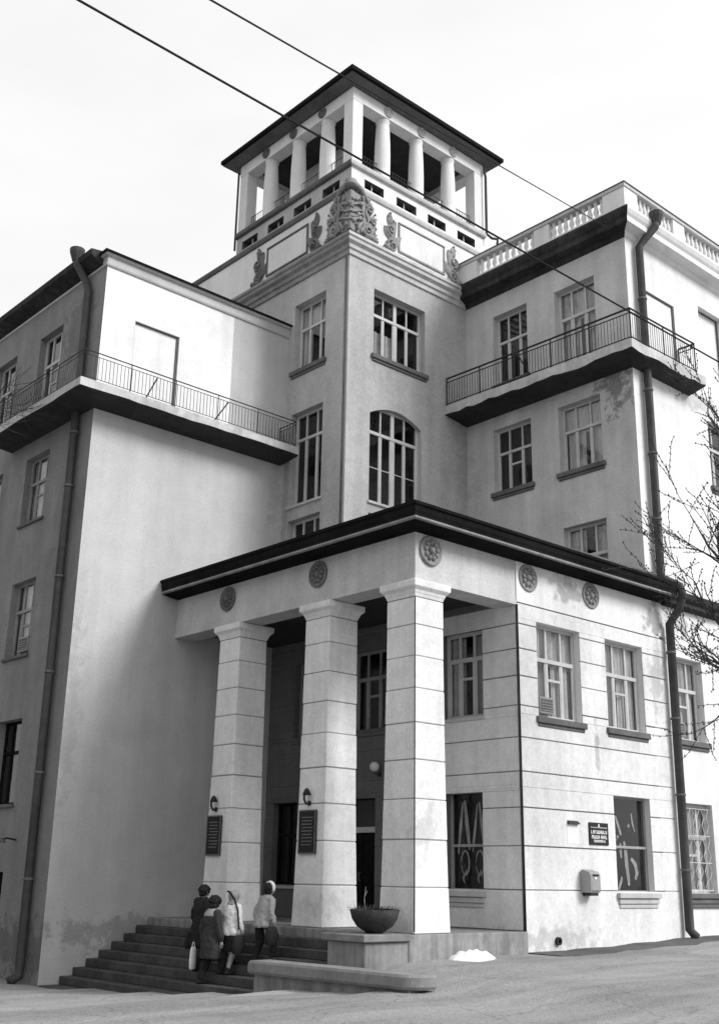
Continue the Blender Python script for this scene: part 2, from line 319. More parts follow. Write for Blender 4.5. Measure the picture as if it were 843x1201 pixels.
rnd = random.Random(3)
PANE = {}
def curtain(W, parent, a0, a1, z0, z1, d, waves=None, mat='curtain'):
    m = MB(); n = max(8, int((a1-a0)*40)); ph = rnd.random()*6
    for i in range(n+1):
        t = i/n; a = a0+(a1-a0)*t
        off = .035*math.sin(t*(a1-a0)*26+ph)+.012*math.sin(t*60+ph*2)
        m.v += [W.P(a, z1, d+off*.6), W.P(a+.02*math.sin(ph+i), z0+.02*math.sin(i*.9), d+off)]
    m.f = [(2*i, 2*i+2, 2*i+3, 2*i+1) for i in range(n)]
    return m.build('curtain', mat, parent, smooth=True, fix=False)
def window(W, a0, a1, z0, z1, lights=3, transom=.66, dp=.2, fmat='frame', sill='plain', curt=0, small=None, thick=1.0, name='window', room=1.0, pane_bar=False, hole=True, sillmat='sill', top=True):
    if hole: W.hole(a0, a1, z0, z1, dp+.12)
    fw = .075*thick; mw = .055*thick; d0, d1 = dp, dp+.07
    m = MB(); zt = z0+(z1-z0)*transom
    W.box(m, a0, a0+fw, z0, z1, d0, d1); W.box(m, a1-fw, a1, z0, z1, d0, d1)
    W.box(m, a0+fw, a1-fw, z1-fw, z1, d0+.002, d1); W.box(m, a0+fw, a1-fw, z0, z0+fw, d0+.002, d1)
    if top: W.box(m, a0+fw, a1-fw, zt-mw*.8, zt+mw*.8, d0-.015, d1-.01)
    panes = []
    if lights == 4: cuts = [(.27, mw*.8), (.5, mw*2.2), (.73, mw*.8)]
    elif lights == 3: cuts = [(.34, mw), (.68, mw)]
    elif lights == 2: cuts = [(.5, mw*1.3)]
    else: cuts = []
    ed = [a0+fw]
    for c, wd in cuts:
        ac = a0+(a1-a0)*c
        W.box(m, ac-wd/2, ac+wd/2, z0+fw, z1-fw, d0+.004, d1-.006); ed += [ac-wd/2, ac+wd/2]
    ed.append(a1-fw)
    rows = [(z0+fw, zt-mw*.8), (zt+mw*.8, z1-fw)] if top else [(z0+fw, z1-fw)]
    for i in range(0, len(ed), 2):
        for r, (za, zb) in enumerate(rows):
            if r == 0:      # opening casement with its own thinner stile
                s = .032*thick
                W.box(m, ed[i], ed[i]+s, za, zb, d0+.012, d1-.012); W.box(m, ed[i+1]-s, ed[i+1], za, zb, d0+.012, d1-.012)
                if small is not None and i//2 == small:
                    zs = za+(zb-za)*.68; W.box(m, ed[i]+s, ed[i+1]-s, zs-.03, zs+.03, d0+.008, d1-.012)
                    panes += [(ed[i], ed[i+1], za, zs-.03), (ed[i], ed[i+1], zs+.03, zb)]; continue
                if pane_bar:
                    zs = za+(zb-za)*.5; W.box(m, ed[i]+s, ed[i+1]-s, zs-.012, zs+.012, d0+.012, d1-.02)
            panes.append((ed[i], ed[i+1], za, zb))
    o = m.build(name, fmat, B)
    for (p0, p1, q0, q1) in panes:
        W.box(MB(), p0+.002, p1-.002, q0+.002, q1-.002, d0+.034, d0+.04).build('pane', 'glass', o)
    # room behind
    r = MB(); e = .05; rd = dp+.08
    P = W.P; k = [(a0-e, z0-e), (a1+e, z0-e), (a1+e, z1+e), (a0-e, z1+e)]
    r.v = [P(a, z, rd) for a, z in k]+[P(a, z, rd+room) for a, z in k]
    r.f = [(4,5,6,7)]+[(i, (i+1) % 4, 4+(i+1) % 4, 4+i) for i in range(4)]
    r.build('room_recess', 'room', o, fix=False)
    if sill == 'plain':
        s = MB(); W.block(s, a0-.10, a1+.10, z0-.15, z0-.002, -.10, .03); W.block(s, a0-.05, a1+.05, z0-.24, z0-.152, -.05, .03)
        s.build('sill', sillmat, o)
    elif sill == 'thin':
        s = MB(); W.block(s, a0-.06, a1+.06, z0-.09, z0-.002, -.07, .05); s.build('sill', sillmat, o)
    elif sill == 'stepped':
        s = MB(); W.block(s, a0-.07, a1+.14, z0-.13, z0-.002, -.14, .03); W.block(s, a0-.03, a1+.09, z0-.26, z0-.14, -.09, .03); W.block(s, a0, a1+.06, z0-.36, z0-.27, -.065, .03)
        s.build('sill', sillmat, o)
    wd = a1-a0
    if curt == 1: curtain(W, o, a0+.03, a0+wd*.40, z0+.05, z1-.1, dp+.13); curtain(W, o, a1-wd*.38, a1-.03, z0+.05, z1-.1, dp+.13)
    if curt == 5: curtain(W, o, a0+.03, a1-.03, zt-.1, z1-.05, dp+.12); curtain(W, o, a0+.03, a0+wd*.46, z0+.05, zt, dp+.14); curtain(W, o, a1-wd*.47, a1-.03, z0+.05, zt, dp+.14)
    if curt == 6: curtain(W, o, a0+.03, a0+wd*.52, z0+.05, z0+(z1-z0)*.45, dp+.13)
    if curt == 2: curtain(W, o, a0+.03, a1-.03, zt, z1-.05, dp+.13); curtain(W, o, a1-wd*.35, a1-.03, z0+.05, zt, dp+.13)
    if curt == 3: curtain(W, o, a0+.03, a1-.03, z0+.05, z1-.05, dp+.13)
    if curt == 4: curtain(W, o, a1-wd*.55, a1-.03, z0+.05, z1-.05, dp+.13)
    return o
def course(W, zs, a0, a1, holes, d=.03, gap=.028, mat='ashlar', name='stone_course'):
    out = []
    for z0, z1 in zip(zs[:-1], zs[1:]):
        cuts = {z0, z1}
        for h in holes:
            for zz in (h[2], h[3]):
                if z0+.12 < zz < z1-.12: cuts.add(zz)
        zz = sorted(cuts)
        for i, (za, zb) in enumerate(zip(zz[:-1], zz[1:])):
            segs = [(a0, a1)]
            for h in holes:
                if h[3] > za+.13 and h[2] < zb-.13:
                    ns = []
                    for s0, s1 in segs:
                        if h[1] <= s0 or h[0] >= s1: ns.append((s0, s1)); continue
                        if h[0] > s0: ns.append((s0, h[0]))
                        if h[1] < s1: ns.append((h[1], s1))
                    segs = ns
            for s0, s1 in segs:
                if s1-s0 < .08: continue
                g0 = gap/2 if za in (z0,) else 0; g1 = gap/2 if zb in (z1,) else 0
                j = rnd.uniform(-.006, .006); e0 = g0*rnd.uniform(.6, 1.2); e1 = g1*rnd.uniform(.6, 1.2); out.append(W.block(MB(), s0, s1, za+e0, zb-e1, -d+j, .004, rnd.uniform(.006, .012)).build(name, mat, B))
    return out

JZ = [-.62, .97, 1.92, 2.77, 3.58, 4.36, 5.1, 5.8, 6.45, 7.05, 7.56]
# --- low block and right wing, street side (y = 0)
WU = Wall('u', 0, XW, XR, -.9, 8.62, 'joint', rev='white')
LW2 = [(4.13, 5.83), (6.9, 8.55), (9.95, 11.5), (13.0, 14.55)]
window(WU, *LW2[0], 4.9, 7.19, 3, .62, small=1, curt=5, thick=1.1, sill='plain', dp=.16)
window(WU, *LW2[1], 4.9, 7.19, 3, .62, small=1, curt=5, thick=1.1, sill='plain', dp=.16)
g2 = window(WU, 6.95, 8.5, .93, 3.23, 0, .47, dp=.14, sill='stepped', fmat='frame_dull', sillmat='trim', thick=.7, name='display_window')
WU.build()
hs = [(a, b, 4.9, 7.19) for a, b in LW2]+[(6.95, 8.5, .93, 3.23)]
course(WU, JZ, XW-.03, 9.62, hs)
WU.block(MB(), XW-.03, 9.62, 7.575, 8.6, -.028, .004).build('frieze', 'white', B)
WR = Wall('u', 0, XR, 34, -.9, 20.15, 'white')
window(WR, *LW2[2], 4.9, 7.19, 3, .62, small=1, curt=5, thick=1.1, sill='plain')
window(WR, *LW2[3], 4.9, 7.19, 3, .62, small=1, curt=1, thick=1.25, sill='plain')
window(WR, *LW2[2], .93, 3.23, 3, .62, small=1, curt=4, thick=1.3, sill='stepped', sillmat='sill')
window(WR, *LW2[3], .93, 3.23, 3, .62, small=1, curt=0, thick=1.3, sill='stepped', sillmat='sill')
for a in (16.2, 19.4, 22.6):
    for z in (.93, 4.9, 9.0, 13.0, 16.85): window(WR, a, a+1.55, z, z+2.25, 3, .62, sill='thin')
window(WR, 12.95, 14.5, 12.9, 15.1, 3, .62, sill='plain', curt=0)
window(WR, 12.95, 14.5, 9.0, 11.2, 3, .62, sill='plain', curt=2)
def blind(W, a0, a1, z0, z1, dp, mat):
    W.hole(a0, a1, z0, z1, dp); o = W.box(MB(), a0-.01, a1+.01, z0-.01, z1+.01, dp, dp+.05).build('blocked_opening', mat, B)
    m = MB(); t = .035; W.box(m, a0, a0+t, z0, z1, dp-.045, dp-.002); W.box(m, a1-t*1.6, a1, z0, z1, dp-.045, dp-.002); W.box(m, a0+t, a1-t*1.6, z1-t, z1, dp-.044, dp-.002); m.build('recess_outline', 'sill', o); return o  # dark strips outlining the recess
blind(WR, 9.82, 11.5, 16.25, 18.56, .07, 'white')
blind(WR, 12.95, 14.4, 16.25, 19.15, .22, 'white')
WR.build()
# --- porch back wall (x = 3.45)
WP = Wall('v', XW, .03, D, .0, 8.62, 'joint', rev='porch_shade_wall')
pw_ = [(1.1, 2.5, 4.95, 7.1), (4.5, 5.95, 4.85, 7.1), (7.0, 8.4, 4.85, 7.1), (1.18, 2.42, .92, 3.2), (8.1, 9.2, .93, 3.15), (4.9, 6.3, .1, 3.28)]
window(WP, *pw_[0], 3, .68, small=1, curt=1, sill='thin', sillmat='trim', thick=1.2); window(WP, *pw_[1], 3, .66, small=1, curt=0, sill='thin', sillmat='porch_shade_wall', thick=1.1, fmat='frame_dull'); window(WP, *pw_[2], 3, .66, small=1, curt=0, sill='thin', sillmat='porch_shade_wall', thick=1.1, fmat='frame_dull')  # deeper windows get darker frames and sills to imitate shade
g1 = window(WP, *pw_[3], 0, .45, sill='stepped', sillmat='trim', fmat='frame_dull', thick=.7, name='display_window'); window(WP, *pw_[4], 2, .6, sill='thin', sillmat='trim', fmat='dark')
# entrance door
WP.hole(4.9, 6.3, .1, 3.28, .3)
dm = MB(); WP.box(dm, 4.9, 5.0, .1, 3.28, .2, .29); WP.box(dm, 6.2, 6.3, .1, 3.28, .2, .29); WP.box(dm, 5.0, 6.2, 3.18, 3.28, .2, .29); WP.box(dm, 5.0, 6.2, 2.3, 2.44, .18, .29)
door = dm.build('entrance_door', 'frame', B)
for a0, a1 in ((5.0, 5.59), (5.61, 6.2)):
    m = MB(); WP.box(m, a0+.01, a1-.01, .12, 2.29, .22, .27); WP.box(m, a0+.1, a1-.1, .3, 1.0, .205, .22); WP.box(m, a0+.1, a1-.1, 1.2, 2.1, .205, .22); m.build('door_leaf', 'dark', door)
WP.box(MB(), 5.01, 6.19, 2.45, 3.17, .23, .236).build('pane', 'glass', door)
m = MB(); m.tube([WP.P(5.66, 1.1, .2), WP.P(5.66, 1.1, .14), WP.P(5.66, 1.3, .14), WP.P(5.66, 1.3, .2)], .014, 6); m.build('handle', 'metal', door)
WP.box(MB(), 4.85, 6.35, .05, 3.3, .6, .62).build('room_recess', 'room', door)
WP.build()
course(WP, [.1]+JZ[1:], .035, 2.75, pw_, mat='ashlar'); course(WP, [.1]+JZ[1:], 2.78, D-.01, pw_, mat='porch_shade_wall', d=.022)  # inner stretch of wall darkened to imitate the porch's shade
WP.block(MB(), .035, D-.01, 7.575, 8.6, -.018, .004).build('frieze', 'porch_shade_wall', B)
# --- tower, faces above the low roof
TV = Wall('v', XT, YT, 16.0, 8.6, 20.5, 'mid'); TU = Wall('u', YT, XT, 10.05, 8.6, 20.5, 'mid')
for W_ in (Wall('v', XT, YT, 16.0, 20.5, 22.56, 'white', 'attic_wall'), Wall('u', YT, XT, 10.05, 20.5, 22.56, 'white', 'attic_wall')): W_.build()
window(TV, 7.7, 9.28, 16.78, 19.2, 3, .64, curt=2, thick=.9, sill='plain', dp=.26); window(TV, 7.7, 9.26, 12.15, 15.28, 3, .72, curt=0, sill='thin', sillmat='trim', dp=.24); window(TV, 7.7, 9.26, 9.3, 11.68, 3, .62, curt=0, dp=.24)
window(TU, 4.68, 7.0, 16.9, 19.23, 4, .66, curt=6, sill='plain', dp=.24, thick=1.1); window(TU, 4.58, 6.82, 12.0, 15.22, 4, .72, curt=0, sill='thin', sillmat='trim', dp=.16, thick=1.15, pane_bar=True); window(TU, 4.58, 6.82, 9.3, 11.62, 4, .66, sill='thin')
m = MB(); n = 14                                       # segmental head of the tower window: spandrels filling the corners of the opening
for i in range(n+1):
    t = i/n; a = 4.58+2.24*t; zc = 14.88+.335*(1-(2*t-1)**2)
    m.v += [TU.P(a, zc, .001), TU.P(a, 15.22, .001), TU.P(a, zc, .155), TU.P(a, 15.22, .155)]
for i in range(n): a = 4*i; m.f += [(a, a+4, a+5, a+1), (a, a+2, a+6, a+4), (a+2, a+3, a+7, a+6)]
m.build('arch_spandrel', 'mid', B, fix=False)
TV.build(); TU.build()
# --- right wing, side face (x = 9)
RV = Wall('v', XR, 0, YT, 8.6, 20.15, 'side')
window(RV, 3.9, 5.35, 16.75, 19.28, 3, .62, curt=0, sill='thin', small=1, dp=.24); window(RV, 1.2, 2.76, 16.3, 19.2, 3, .66, curt=5, sill='thin', small=0, dp=.24, thick=1.1, name='balcony_door')
window(RV, 3.87, 5.43, 13.0, 15.18, 3, .62, small=1, curt=0, dp=.2, thick=.95); window(RV, 1.2, 2.78, 13.0, 15.18, 3, .62, curt=5, dp=.22, thick=.95)
window(RV, 1.2, 2.76, 9.15, 11.25, 3, .55, curt=1, dp=.2, thick=1.1); window(RV, 3.87, 5.43, 9.15, 11.05, 3, .62)
RV.build()
# --- left wing
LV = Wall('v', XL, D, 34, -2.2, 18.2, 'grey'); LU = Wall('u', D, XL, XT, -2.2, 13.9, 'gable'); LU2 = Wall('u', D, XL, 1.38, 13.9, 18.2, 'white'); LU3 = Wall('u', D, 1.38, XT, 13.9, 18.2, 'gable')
for j in range(5):
    y0 = 12.0+3.08*j
    window(LV, y0, y0+1.48, 14.05, 17.12, 3, .68, curt=0, fmat='frame', small=1, sill=None, dp=.22, name='balcony_door' if j < 1 else 'window')
    window(LV, y0, y0+1.48, 10.95, 13.05, 3, .62, curt=4, small=1, sill='thin', dp=.2, fmat='frame_dull')
    window(LV, y0, y0+1.48, 6.95, 9.15, 3, .62, curt=4, small=1, sill='thin', dp=.2, fmat='frame_dull')
    window(LV, y0-.1, y0+1.4, 2.88, 5.15, 3, .62, sill='thin', dp=.26, fmat='dark')
    window(LV, y0+.05, y0+1.4, -.9, 1.15, 2, .62, sill=None, dp=.26, fmat='dark')
blind(LU2, -2.13, -.58, 13.96, 16.7, .10, 'white')
LU.build(); LU2.build(); LU3.build(); LV.build()
# hidden backs so that every wing is a closed body
m = MB()
for q in ([(XT,16.0,8.6),(12,16.0,8.6),(12,16.0,22.56),(XT,16.0,22.56)], [(10.05,YT,20),(10.05,16,20),(10.05,16,22.56),(10.05,YT,22.56)], [(34,0,-1),(34,14,-1),(34,14,20.15),(34,0,20.15)], [(XL,34,-2),(9,34,-2),(9,34,18.2),(XL,34,18.2)],
          [(9,14,-2),(9,34,-2),(9,34,18.2),(9,14,18.2)], [(9,14,-2),(34,14,-2),(34,14,20.15),(9,14,20.15)]):
    n = len(m.v); m.v += q; m.f.append((n, n+1, n+2, n+3))
m.build('rear_wall', 'mid', B, fix=False)

# --- roofs
MB().box(XL+.05, 9, D+.05, 34, 18.2, 18.42).build('flat_roof', 'metal', B)
MB().box(XT+.05, 10.0, YT+.05, 15.95, 22.4, 22.57).build('flat_roof', 'metal', B)
MB().box(XR+.05, 34, .05, 14, 20.12, 20.3).build('flat_roof', 'metal', B)

# --- porch: entablature, eave, ceiling
T = .62
ent = MB()
ent.box(0, T, 0, D-.003, 7.62, 8.6); ent.box(T, XW-.03, 0, T, 7.62, 8.6); 
eo = ent.build('entablature', 'side', B)
m = MB(); m.box(-.025, T+.02, -.025, D-.004, 7.5, 7.615); m.box(T+.021, XW-.035, -.025, T+.02, 7.5, 7.615); m.build('architrave', 'side', B)
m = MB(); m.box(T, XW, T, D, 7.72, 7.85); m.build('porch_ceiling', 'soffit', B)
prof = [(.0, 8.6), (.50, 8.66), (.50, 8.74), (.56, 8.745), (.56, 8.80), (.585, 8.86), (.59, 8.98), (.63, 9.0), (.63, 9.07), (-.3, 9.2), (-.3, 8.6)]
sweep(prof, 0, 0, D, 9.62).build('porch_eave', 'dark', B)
sweep([(.5, 8.683), (.572, 8.70), (.575, 8.742), (.5, 8.738)], 0, 0, D, 9.62).build('eave_strip', 'relief', B)
m = MB(); pr = [(.03, 8.55), (.24, 8.62), (.24, 8.72), (.34, 8.8), (.36, 8.98), (.0, 9.06), (-.05, 8.6)]
m.v = [(9.63, -o, z) for o, z in pr]+[(34, -o, z) for o, z in pr]; n = len(pr)
m.f = [(k, (k+1) % n, n+(k+1) % n, n+k) for k in range(n)]+[tuple(range(n)), tuple(range(n, 2*n))]
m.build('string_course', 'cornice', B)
m = MB(); m.hexa([(-.3,-.3,9.03),(XR,-.3,9.03),(XR,D,9.03),(-.3,D,9.03),(-.3,-.3,9.19),(XR,-.3,9.3),(XR,D,9.45),(-.3,D,9.19)]); m.build('porch_roof', 'metal', B)

# medallions on the frieze
def medallion(W, a, z, r, mat):
    m = MB(); ax = 'y' if W.k == 'u' else 'x'; c = W.P(a, z, -.0)
    m.lathe([(r, -.01), (r, .05), (r*.93, .07), (r*.86, .055), (r*.82, .04)], c, 22, ax)
    rr = random.Random(int(a*100)+int(z))
    for k in range(9):
        t = 2*math.pi*k/9+.2; p = W.P(a+math.cos(t)*r*.52, z+math.sin(t)*r*.52, -.05)
        m.ball(p, (r*.17, r*.17, r*.17) , 6, 5)
    m.ball(W.P(a, z, -.05), r*.26, 8, 6)
    for k in range(5):
        t = rr.random()*6.3; m.ball(W.P(a+math.cos(t)*r*.3, z+math.sin(t)*r*.3, -.05), r*.1, 5, 4)
    return m.build('medallion', mat, B, smooth=True)
EV = Wall('v', 0, 0, D, 0, 1, 'white'); EU = Wall('u', 0, 0, 9, 0, 1, 'white')
for a in (.47, 3.86, 6.38): medallion(EU, a, 8.24, .35, 'relief')
for a in (3.34, 7.09): medallion(EV, a, 8.22, .33, 'relief_shade')

# --- square pillars built of blocks
CZ = [.1, 1.0, 1.95, 2.77, 3.58, 4.36, 5.1, 5.8, 6.5, 7.12]
def pillar(xc, yc, lamp=True):
    def half(z):                # widens towards the foot
        t = (7.1-z)/7.0; return .445+.035*t+.05*t**3
    core = MB(); h0 = half(.1)-.03; h1 = half(7.1)-.03
    core.frustum((xc-h0, xc+h0, yc-h0, yc+h0, .1), (xc-h1, xc+h1, yc-h1, yc+h1, 7.3)); p = core.build('pillar', 'joint', B)
    for z0, z1 in zip(CZ[:-1], CZ[1:]):
        j = rnd.uniform(-.006, .006); a, b = half(z0)+j, half(z1)+j; g0, g1 = rnd.uniform(.005, .012), rnd.uniform(.005, .012)
        MB().frustum((xc-a, xc+a, yc-a, yc+a, z0+g0), (xc-b, xc+b, yc-b, yc+b, z1-g1), rnd.uniform(.008, .016)).build('stone_block', 'ashlar', p)
    k = MB(); h = half(7.12)
    for (o, z) in ((0, 7.13), (.02, 7.2), (.03, 7.21), (.05, 7.27), (.12, 7.34), (.125, 7.37), (.13, 7.47), (.10, 7.498)):
        q = h+o; k.v += [(xc-q, yc-q, z), (xc+q, yc-q, z), (xc+q, yc+q, z), (xc-q, yc+q, z)]
    for i in range(7):
        for j in range(4): a = 4*i+j; b = 4*i+(j+1) % 4; k.f.append((a, b, b+4, a+4))
    k.f += [(3,2,1,0), (28,29,30,31)]
    k.build('capital', 'ashlar', p)
    return p
PY = (.45, 3.33, 6.93)
for y in PY: pillar(.45, y)

# --- stairs, porch platform
ST = empty('steps', (0,0,0)); tag(ST, kind='structure')
rs = random.Random(5)
for i in range(9):
    x1 = -.25-.34*i+.34 if i else XW; x0 = -.25-.34*i-(.22 if i == 8 else 0); z = .1-.19*i
    y0 = 1.02 if i < 4 else 1.92
    if i == 0: y0 = -.12
    MB().frustum((x0-.02, x1+.02 if i else XW-.04, y0 if i else -.12, D-.004, z-.19 if i else -1.5), (x0-.02, x1+.02 if i else XW-.04, y0 if i else -.12, D-.004, z), .014).build('step', 'step' if i else 'plinth', ST)
MB().box(-2.6, 0, 1.06, D-.01, -2.2, -1.24).build('footing', 'step', ST)

# --- downpipes
def pipe(pts, r, name='downpipe', brackets=(), mat='pipe', hopper=None):
    o = MB().tube(pts, r, 10).build(name, mat, B, smooth=True)
    for q in brackets: MB().lathe([(r+.02, -.03), (r+.025, 0), (r+.02, .03)], q, 10).build('collar', 'metal', o)
    if hopper:
        MB().lathe([(r*1.05, -.34), (r*1.15, -.3), (r*1.8, -.06), (r*1.9, .06), (r*1.7, .06), (r*.9, -.28)], hopper, 12).build('hopper', mat, o)
    return o
pipe([(9.85,-.62,20.62),(9.8,-.6,20.45),(9.62,-.3,20.05),(9.5,-.17,19.8),(9.5,-.17,9.35),(9.55,-.3,9.2),(9.7,-.62,9.0),(9.75,-.66,8.75),(9.74,-.5,8.35),(9.72,-.2,8.0),(9.72,-.18,1.0),(9.72,-.18,.05),(9.72,-.36,-.12)], .12,
     brackets=[(9.5,-.17,z) for z in (11, 13, 15, 18)]+[(9.72,-.18,z) for z in (1.5, 3.4, 5.4, 7.2)], hopper=(9.86,-.62,20.9))
pipe([(XL-.42,10.7,18.6),(XL-.40,10.68,18.45),(XL-.16,10.5,17.9),(XL-.16,10.3,17.5),(XL-.16,10.28,14.5),(XL-.16,10.26,-1.0),(XL-.16,10.26,-1.25),(XL-.4,10.26,-1.38)], .12,
     brackets=[(XL-.16,10.27,z) for z in (1.0, 3.6, 6.2, 8.8, 11.4, 13)], hopper=(XL-.43,10.72,18.9))
pipe([(10.0, YT-.10, 26.2), (10.08, YT-.1, 25.9), (10.08, YT-.1, 23.5), (10.2, YT-.25, 23.3), (10.45, YT-.3, 23.35), (10.3, YT-.4, 22.95)], .05)
pipe([(XT-.03, 12.97, 26.2), (XT-.03, 12.97, 22.9)], .04)
# thin conduits on the corner pillar and the porch corner
pipe([(-.045,-.045,7.1),(-.06,-.06,5.0),(-.075,-.075,2.5),(-.11,-.11,.15)], .014, name='conduit', mat='iron')
pipe([(XW-.07,-.06,7.5),(XW-.055,-.05,6.6),(XW-.06,-.055,3.2),(XW-.05,-.055,-.3)], .028, name='conduit', mat='iron')
pipe([(XT-.03, YT+.13, 19.98), (XT-.03, YT+.12, 15), (XT-.03, YT+.13, 9.3)], .032, name='conduit', mat='sill')

# --- left wing parapet and balcony
sweep([(.0, 18.10), (.05, 18.11), (.07, 18.16), (.02, 18.2), (.02, 18.42), (.10, 18.44), (.12, 18.5), (-.3, 18.52), (-.3, 18.10)], XL, D, 34, XT-.003).build('parapet', 'gable', B)
sweep([(.05, 18.503), (.17, 18.49), (.18, 18.55), (-.3, 18.57)], XL, D, 34, XT+.25).build('roof_edge', 'dark', B)
m = MB(); pr = [(.02, 18.2), (.1, 18.24), (.42, 18.45), (.44, 18.62), (.0, 18.68)]     # deeper eave over the street front
m.v = [(XL-o, D+.25, z) for o, z in pr]+[(XL-o, 34, z) for o, z in pr]; n = len(pr)
m.f = [(k, (k+1) % n, n+(k+1) % n, n+k) for k in range(n)]+[tuple(range(n)), tuple(range(n, 2*n))]
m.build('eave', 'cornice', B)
def rough_slab(path_out, path_in, z, th, seed, edge='concrete', under='soffit', amp=.05):
    """balcony slab: polyline outer edge and wall line; top flat, lower edge of the front broken away unevenly"""
    rr = random.Random(seed); o = []; inn = []
    for i in range(len(path_out)-1):
        a, b, c, d = [Vector(q) for q in (path_out[i], path_out[i+1], path_in[i], path_in[i+1])]
        n = max(3, int((b-a).length/.3))
        for k in range(n+(i == len(path_out)-2)):
            o.append(a.lerp(b, k/n)); inn.append(c.lerp(d, k/n))
    m = MB(); lows = []
    cur = 0
    for i in range(len(o)):
        cur = cur*.6+rr.uniform(-amp, amp); lows.append(z-th*.8+cur)
    ctr = [(p.lerp(q, .07)) for p, q in zip(o, inn)]
    for i in range(len(o)):
        m.v += [(inn[i].x, inn[i].y, z), (o[i].x, o[i].y, z), (o[i].x, o[i].y, lows[i])]
    k = 3
    for i in range(len(o)-1):
        a = i*k; m.f += [(a, a+1, a+k+1, a+k), (a+1, a+2, a+k+2, a+k+1)]
    for e in (0, (len(o)-1)*k):
        i = e//k; n = len(m.v); m.v.append((inn[i].x, inn[i].y, z-th*1.25)); m.f.append((e, e+1, e+2, n))
    top = m.build('balcony', edge, B, fix=False)
    m = MB()
    for i in range(len(o)):
        m.v += [(o[i].x, o[i].y, lows[i]), (ctr[i].x, ctr[i].y, lows[i]-.03+rr.uniform(-.02, .02)), (inn[i].x, inn[i].y, z-th*1.25)]
    for i in range(len(o)-1):
        a = i*3; m.f += [(a, a+1, a+4, a+3), (a+1, a+2, a+5, a+4)]
    m.build('soffit', under, top, fix=False)
    return top
def railing(par, pts, z, h, step=.115, lean=(), seed=1, rail=.022, low=.08, mid=None, mat='iron'):
    rr = random.Random(seed); m = MB()
    P = [Vector((a, b, 0)) for a, b in pts]
    Z = lambda p, q: (p.x, p.y, q)
    for i in range(len(P)-1):
        a, b = P[i], P[i+1]
        m.tube([Z(a, z+h), Z(a.lerp(b, .5), z+h-.012), Z(b, z+h)], rail, 6); m.tube([Z(a, z+low), Z(b, z+low)], rail*.6, 5)
        if mid: m.tube([Z(a, z+mid), Z(b, z+mid)], rail*.6, 5)
        n = max(1, round((b-a).length/1.5))
        for k in range(n+1):
            p = a.lerp(b, k/n); m.tube([Z(p, z), Z(p, z+h)], rail*.7, 5)
    o = m.build('railing', mat, par)
    m = MB()
    for i in range(len(P)-1):
        a, b = P[i], P[i+1]; n = int((b-a).length/step)
        for k in range(1, n):
            p = a.lerp(b, k/n); w = .006; j = rr.uniform(-.012, .012)
            m.add([(p.x-w+j, p.y-w+j, z+low), (p.x+w+j, p.y-w+j, z+low), (p.x+w+j, p.y+w+j, z+low), (p.x-w+j, p.y+w+j, z+low), (p.x-w, p.y-w, z+(mid or h)), (p.x+w, p.y-w, z+(mid or h)), (p.x+w, p.y+w, z+(mid or h)), (p.x-w, p.y+w, z+(mid or h))],
                  [(0,1,5,4),(1,2,6,5),(2,3,7,6),(3,0,4,7)])
    q = m.build('baluster', mat, o); q['kind'] = 'stuff'
    for (a, b) in lean: MB().tube([a, b], .022, 5).build('stay', mat, o)
    return o
zb = 13.96
sl_ = rough_slab([(XL-.95, 14.6), (XL-.95, D-.92), (XT-.15, D-.92)], [(XL, 14.6), (XL, D), (XT-.15, D)], zb, .30, 4, amp=.015)
railing(sl_, [(XL-.88, 14.5), (XL-.88, D-.86), (XT-.25, D-.86), (XT-.25, D-.05)], zb, .86, mid=.74, lean=[((-1.75, D-.86, zb+.72), (-1.95, D-.5, zb)), ((.75, D-.86, zb+.74), (.4, D-.5, zb)), ((2.9, D-.86, zb+.3), (3.3, D-.3, zb+.5))], seed=2, rail=.018)
# --- right wing balcony
zr = 16.08
sr = rough_slab([(XR-1.08, YT-.003), (XR-.84, -.58), (12.0, -.62)], [(XR, YT-.003), (XR, 0), (12.0, 0)], zr, .36, 9, amp=.055)
railing(sr, [(XR-1.02, YT-.05), (XR-.79, -.54), (11.55, -.57), (11.55, -.03)], zr, 1.0, mid=.86, step=.11, lean=[((XR-.88, 3.6, zr+.9), (XR-.45, 3.3, zr))], seed=5, rail=.032)

# --- right wing cornice and balustrade
pv = [(.0, 20.02), (.06, 20.06), (.10, 20.18), (.42, 20.24), (.42, 20.42), (.48, 20.5), (.53, 20.62), (.53, 20.72), (-.2, 20.8), (-.2, 20.02)]
sweep(pv, XR, 0, YT-.002, XR, True, False).build('cornice', 'cornice', B)  # side run darkened for shade as well as soot
sweep(pv, XR, 0, YT, 34, False, True).build('cornice', 'white', B)
BX, BY = XR-.32, -.30                      # balustrade line
bo = MB().box(BX, BX+.7, BY, .5, 20.78, 21.62).build('balustrade', 'white', B)
for (a, b_, c, d) in ((BX, BX+.28, 5.75, YT-.01), (BX, BX+.28, 2.62, 3.25), (11.35, 12.0, BY, BY+.28), (14.3, 15.0, BY, BY+.28), (17.3, 18, BY, BY+.28)):
    MB().box(a, b_, c, d, 20.78, 21.62).build('pier', 'white', bo)
m = MB(); m.box(BX+.02, BX+.26, .5, YT-.02, 20.76, 20.96); m.box(BX+.7, 34, BY+.02, BY+.26, 20.76, 20.96); m.build('base_course', 'white', bo)
m = MB(); m.box(BX-.04, BX+.32, BY-.04, YT-.01, 21.55, 21.66); m.box(BX+.33, 34, BY-.04, BY+.32, 21.55, 21.66); m.build('coping', 'trim', bo)
m = MB(); m.box(BX-.07, BX+.34, BY-.07, YT-.01, 21.662, 21.69); m.box(BX+.345, 34, BY-.07, BY+.34, 21.662, 21.69); m.build('capping', 'metal', bo)
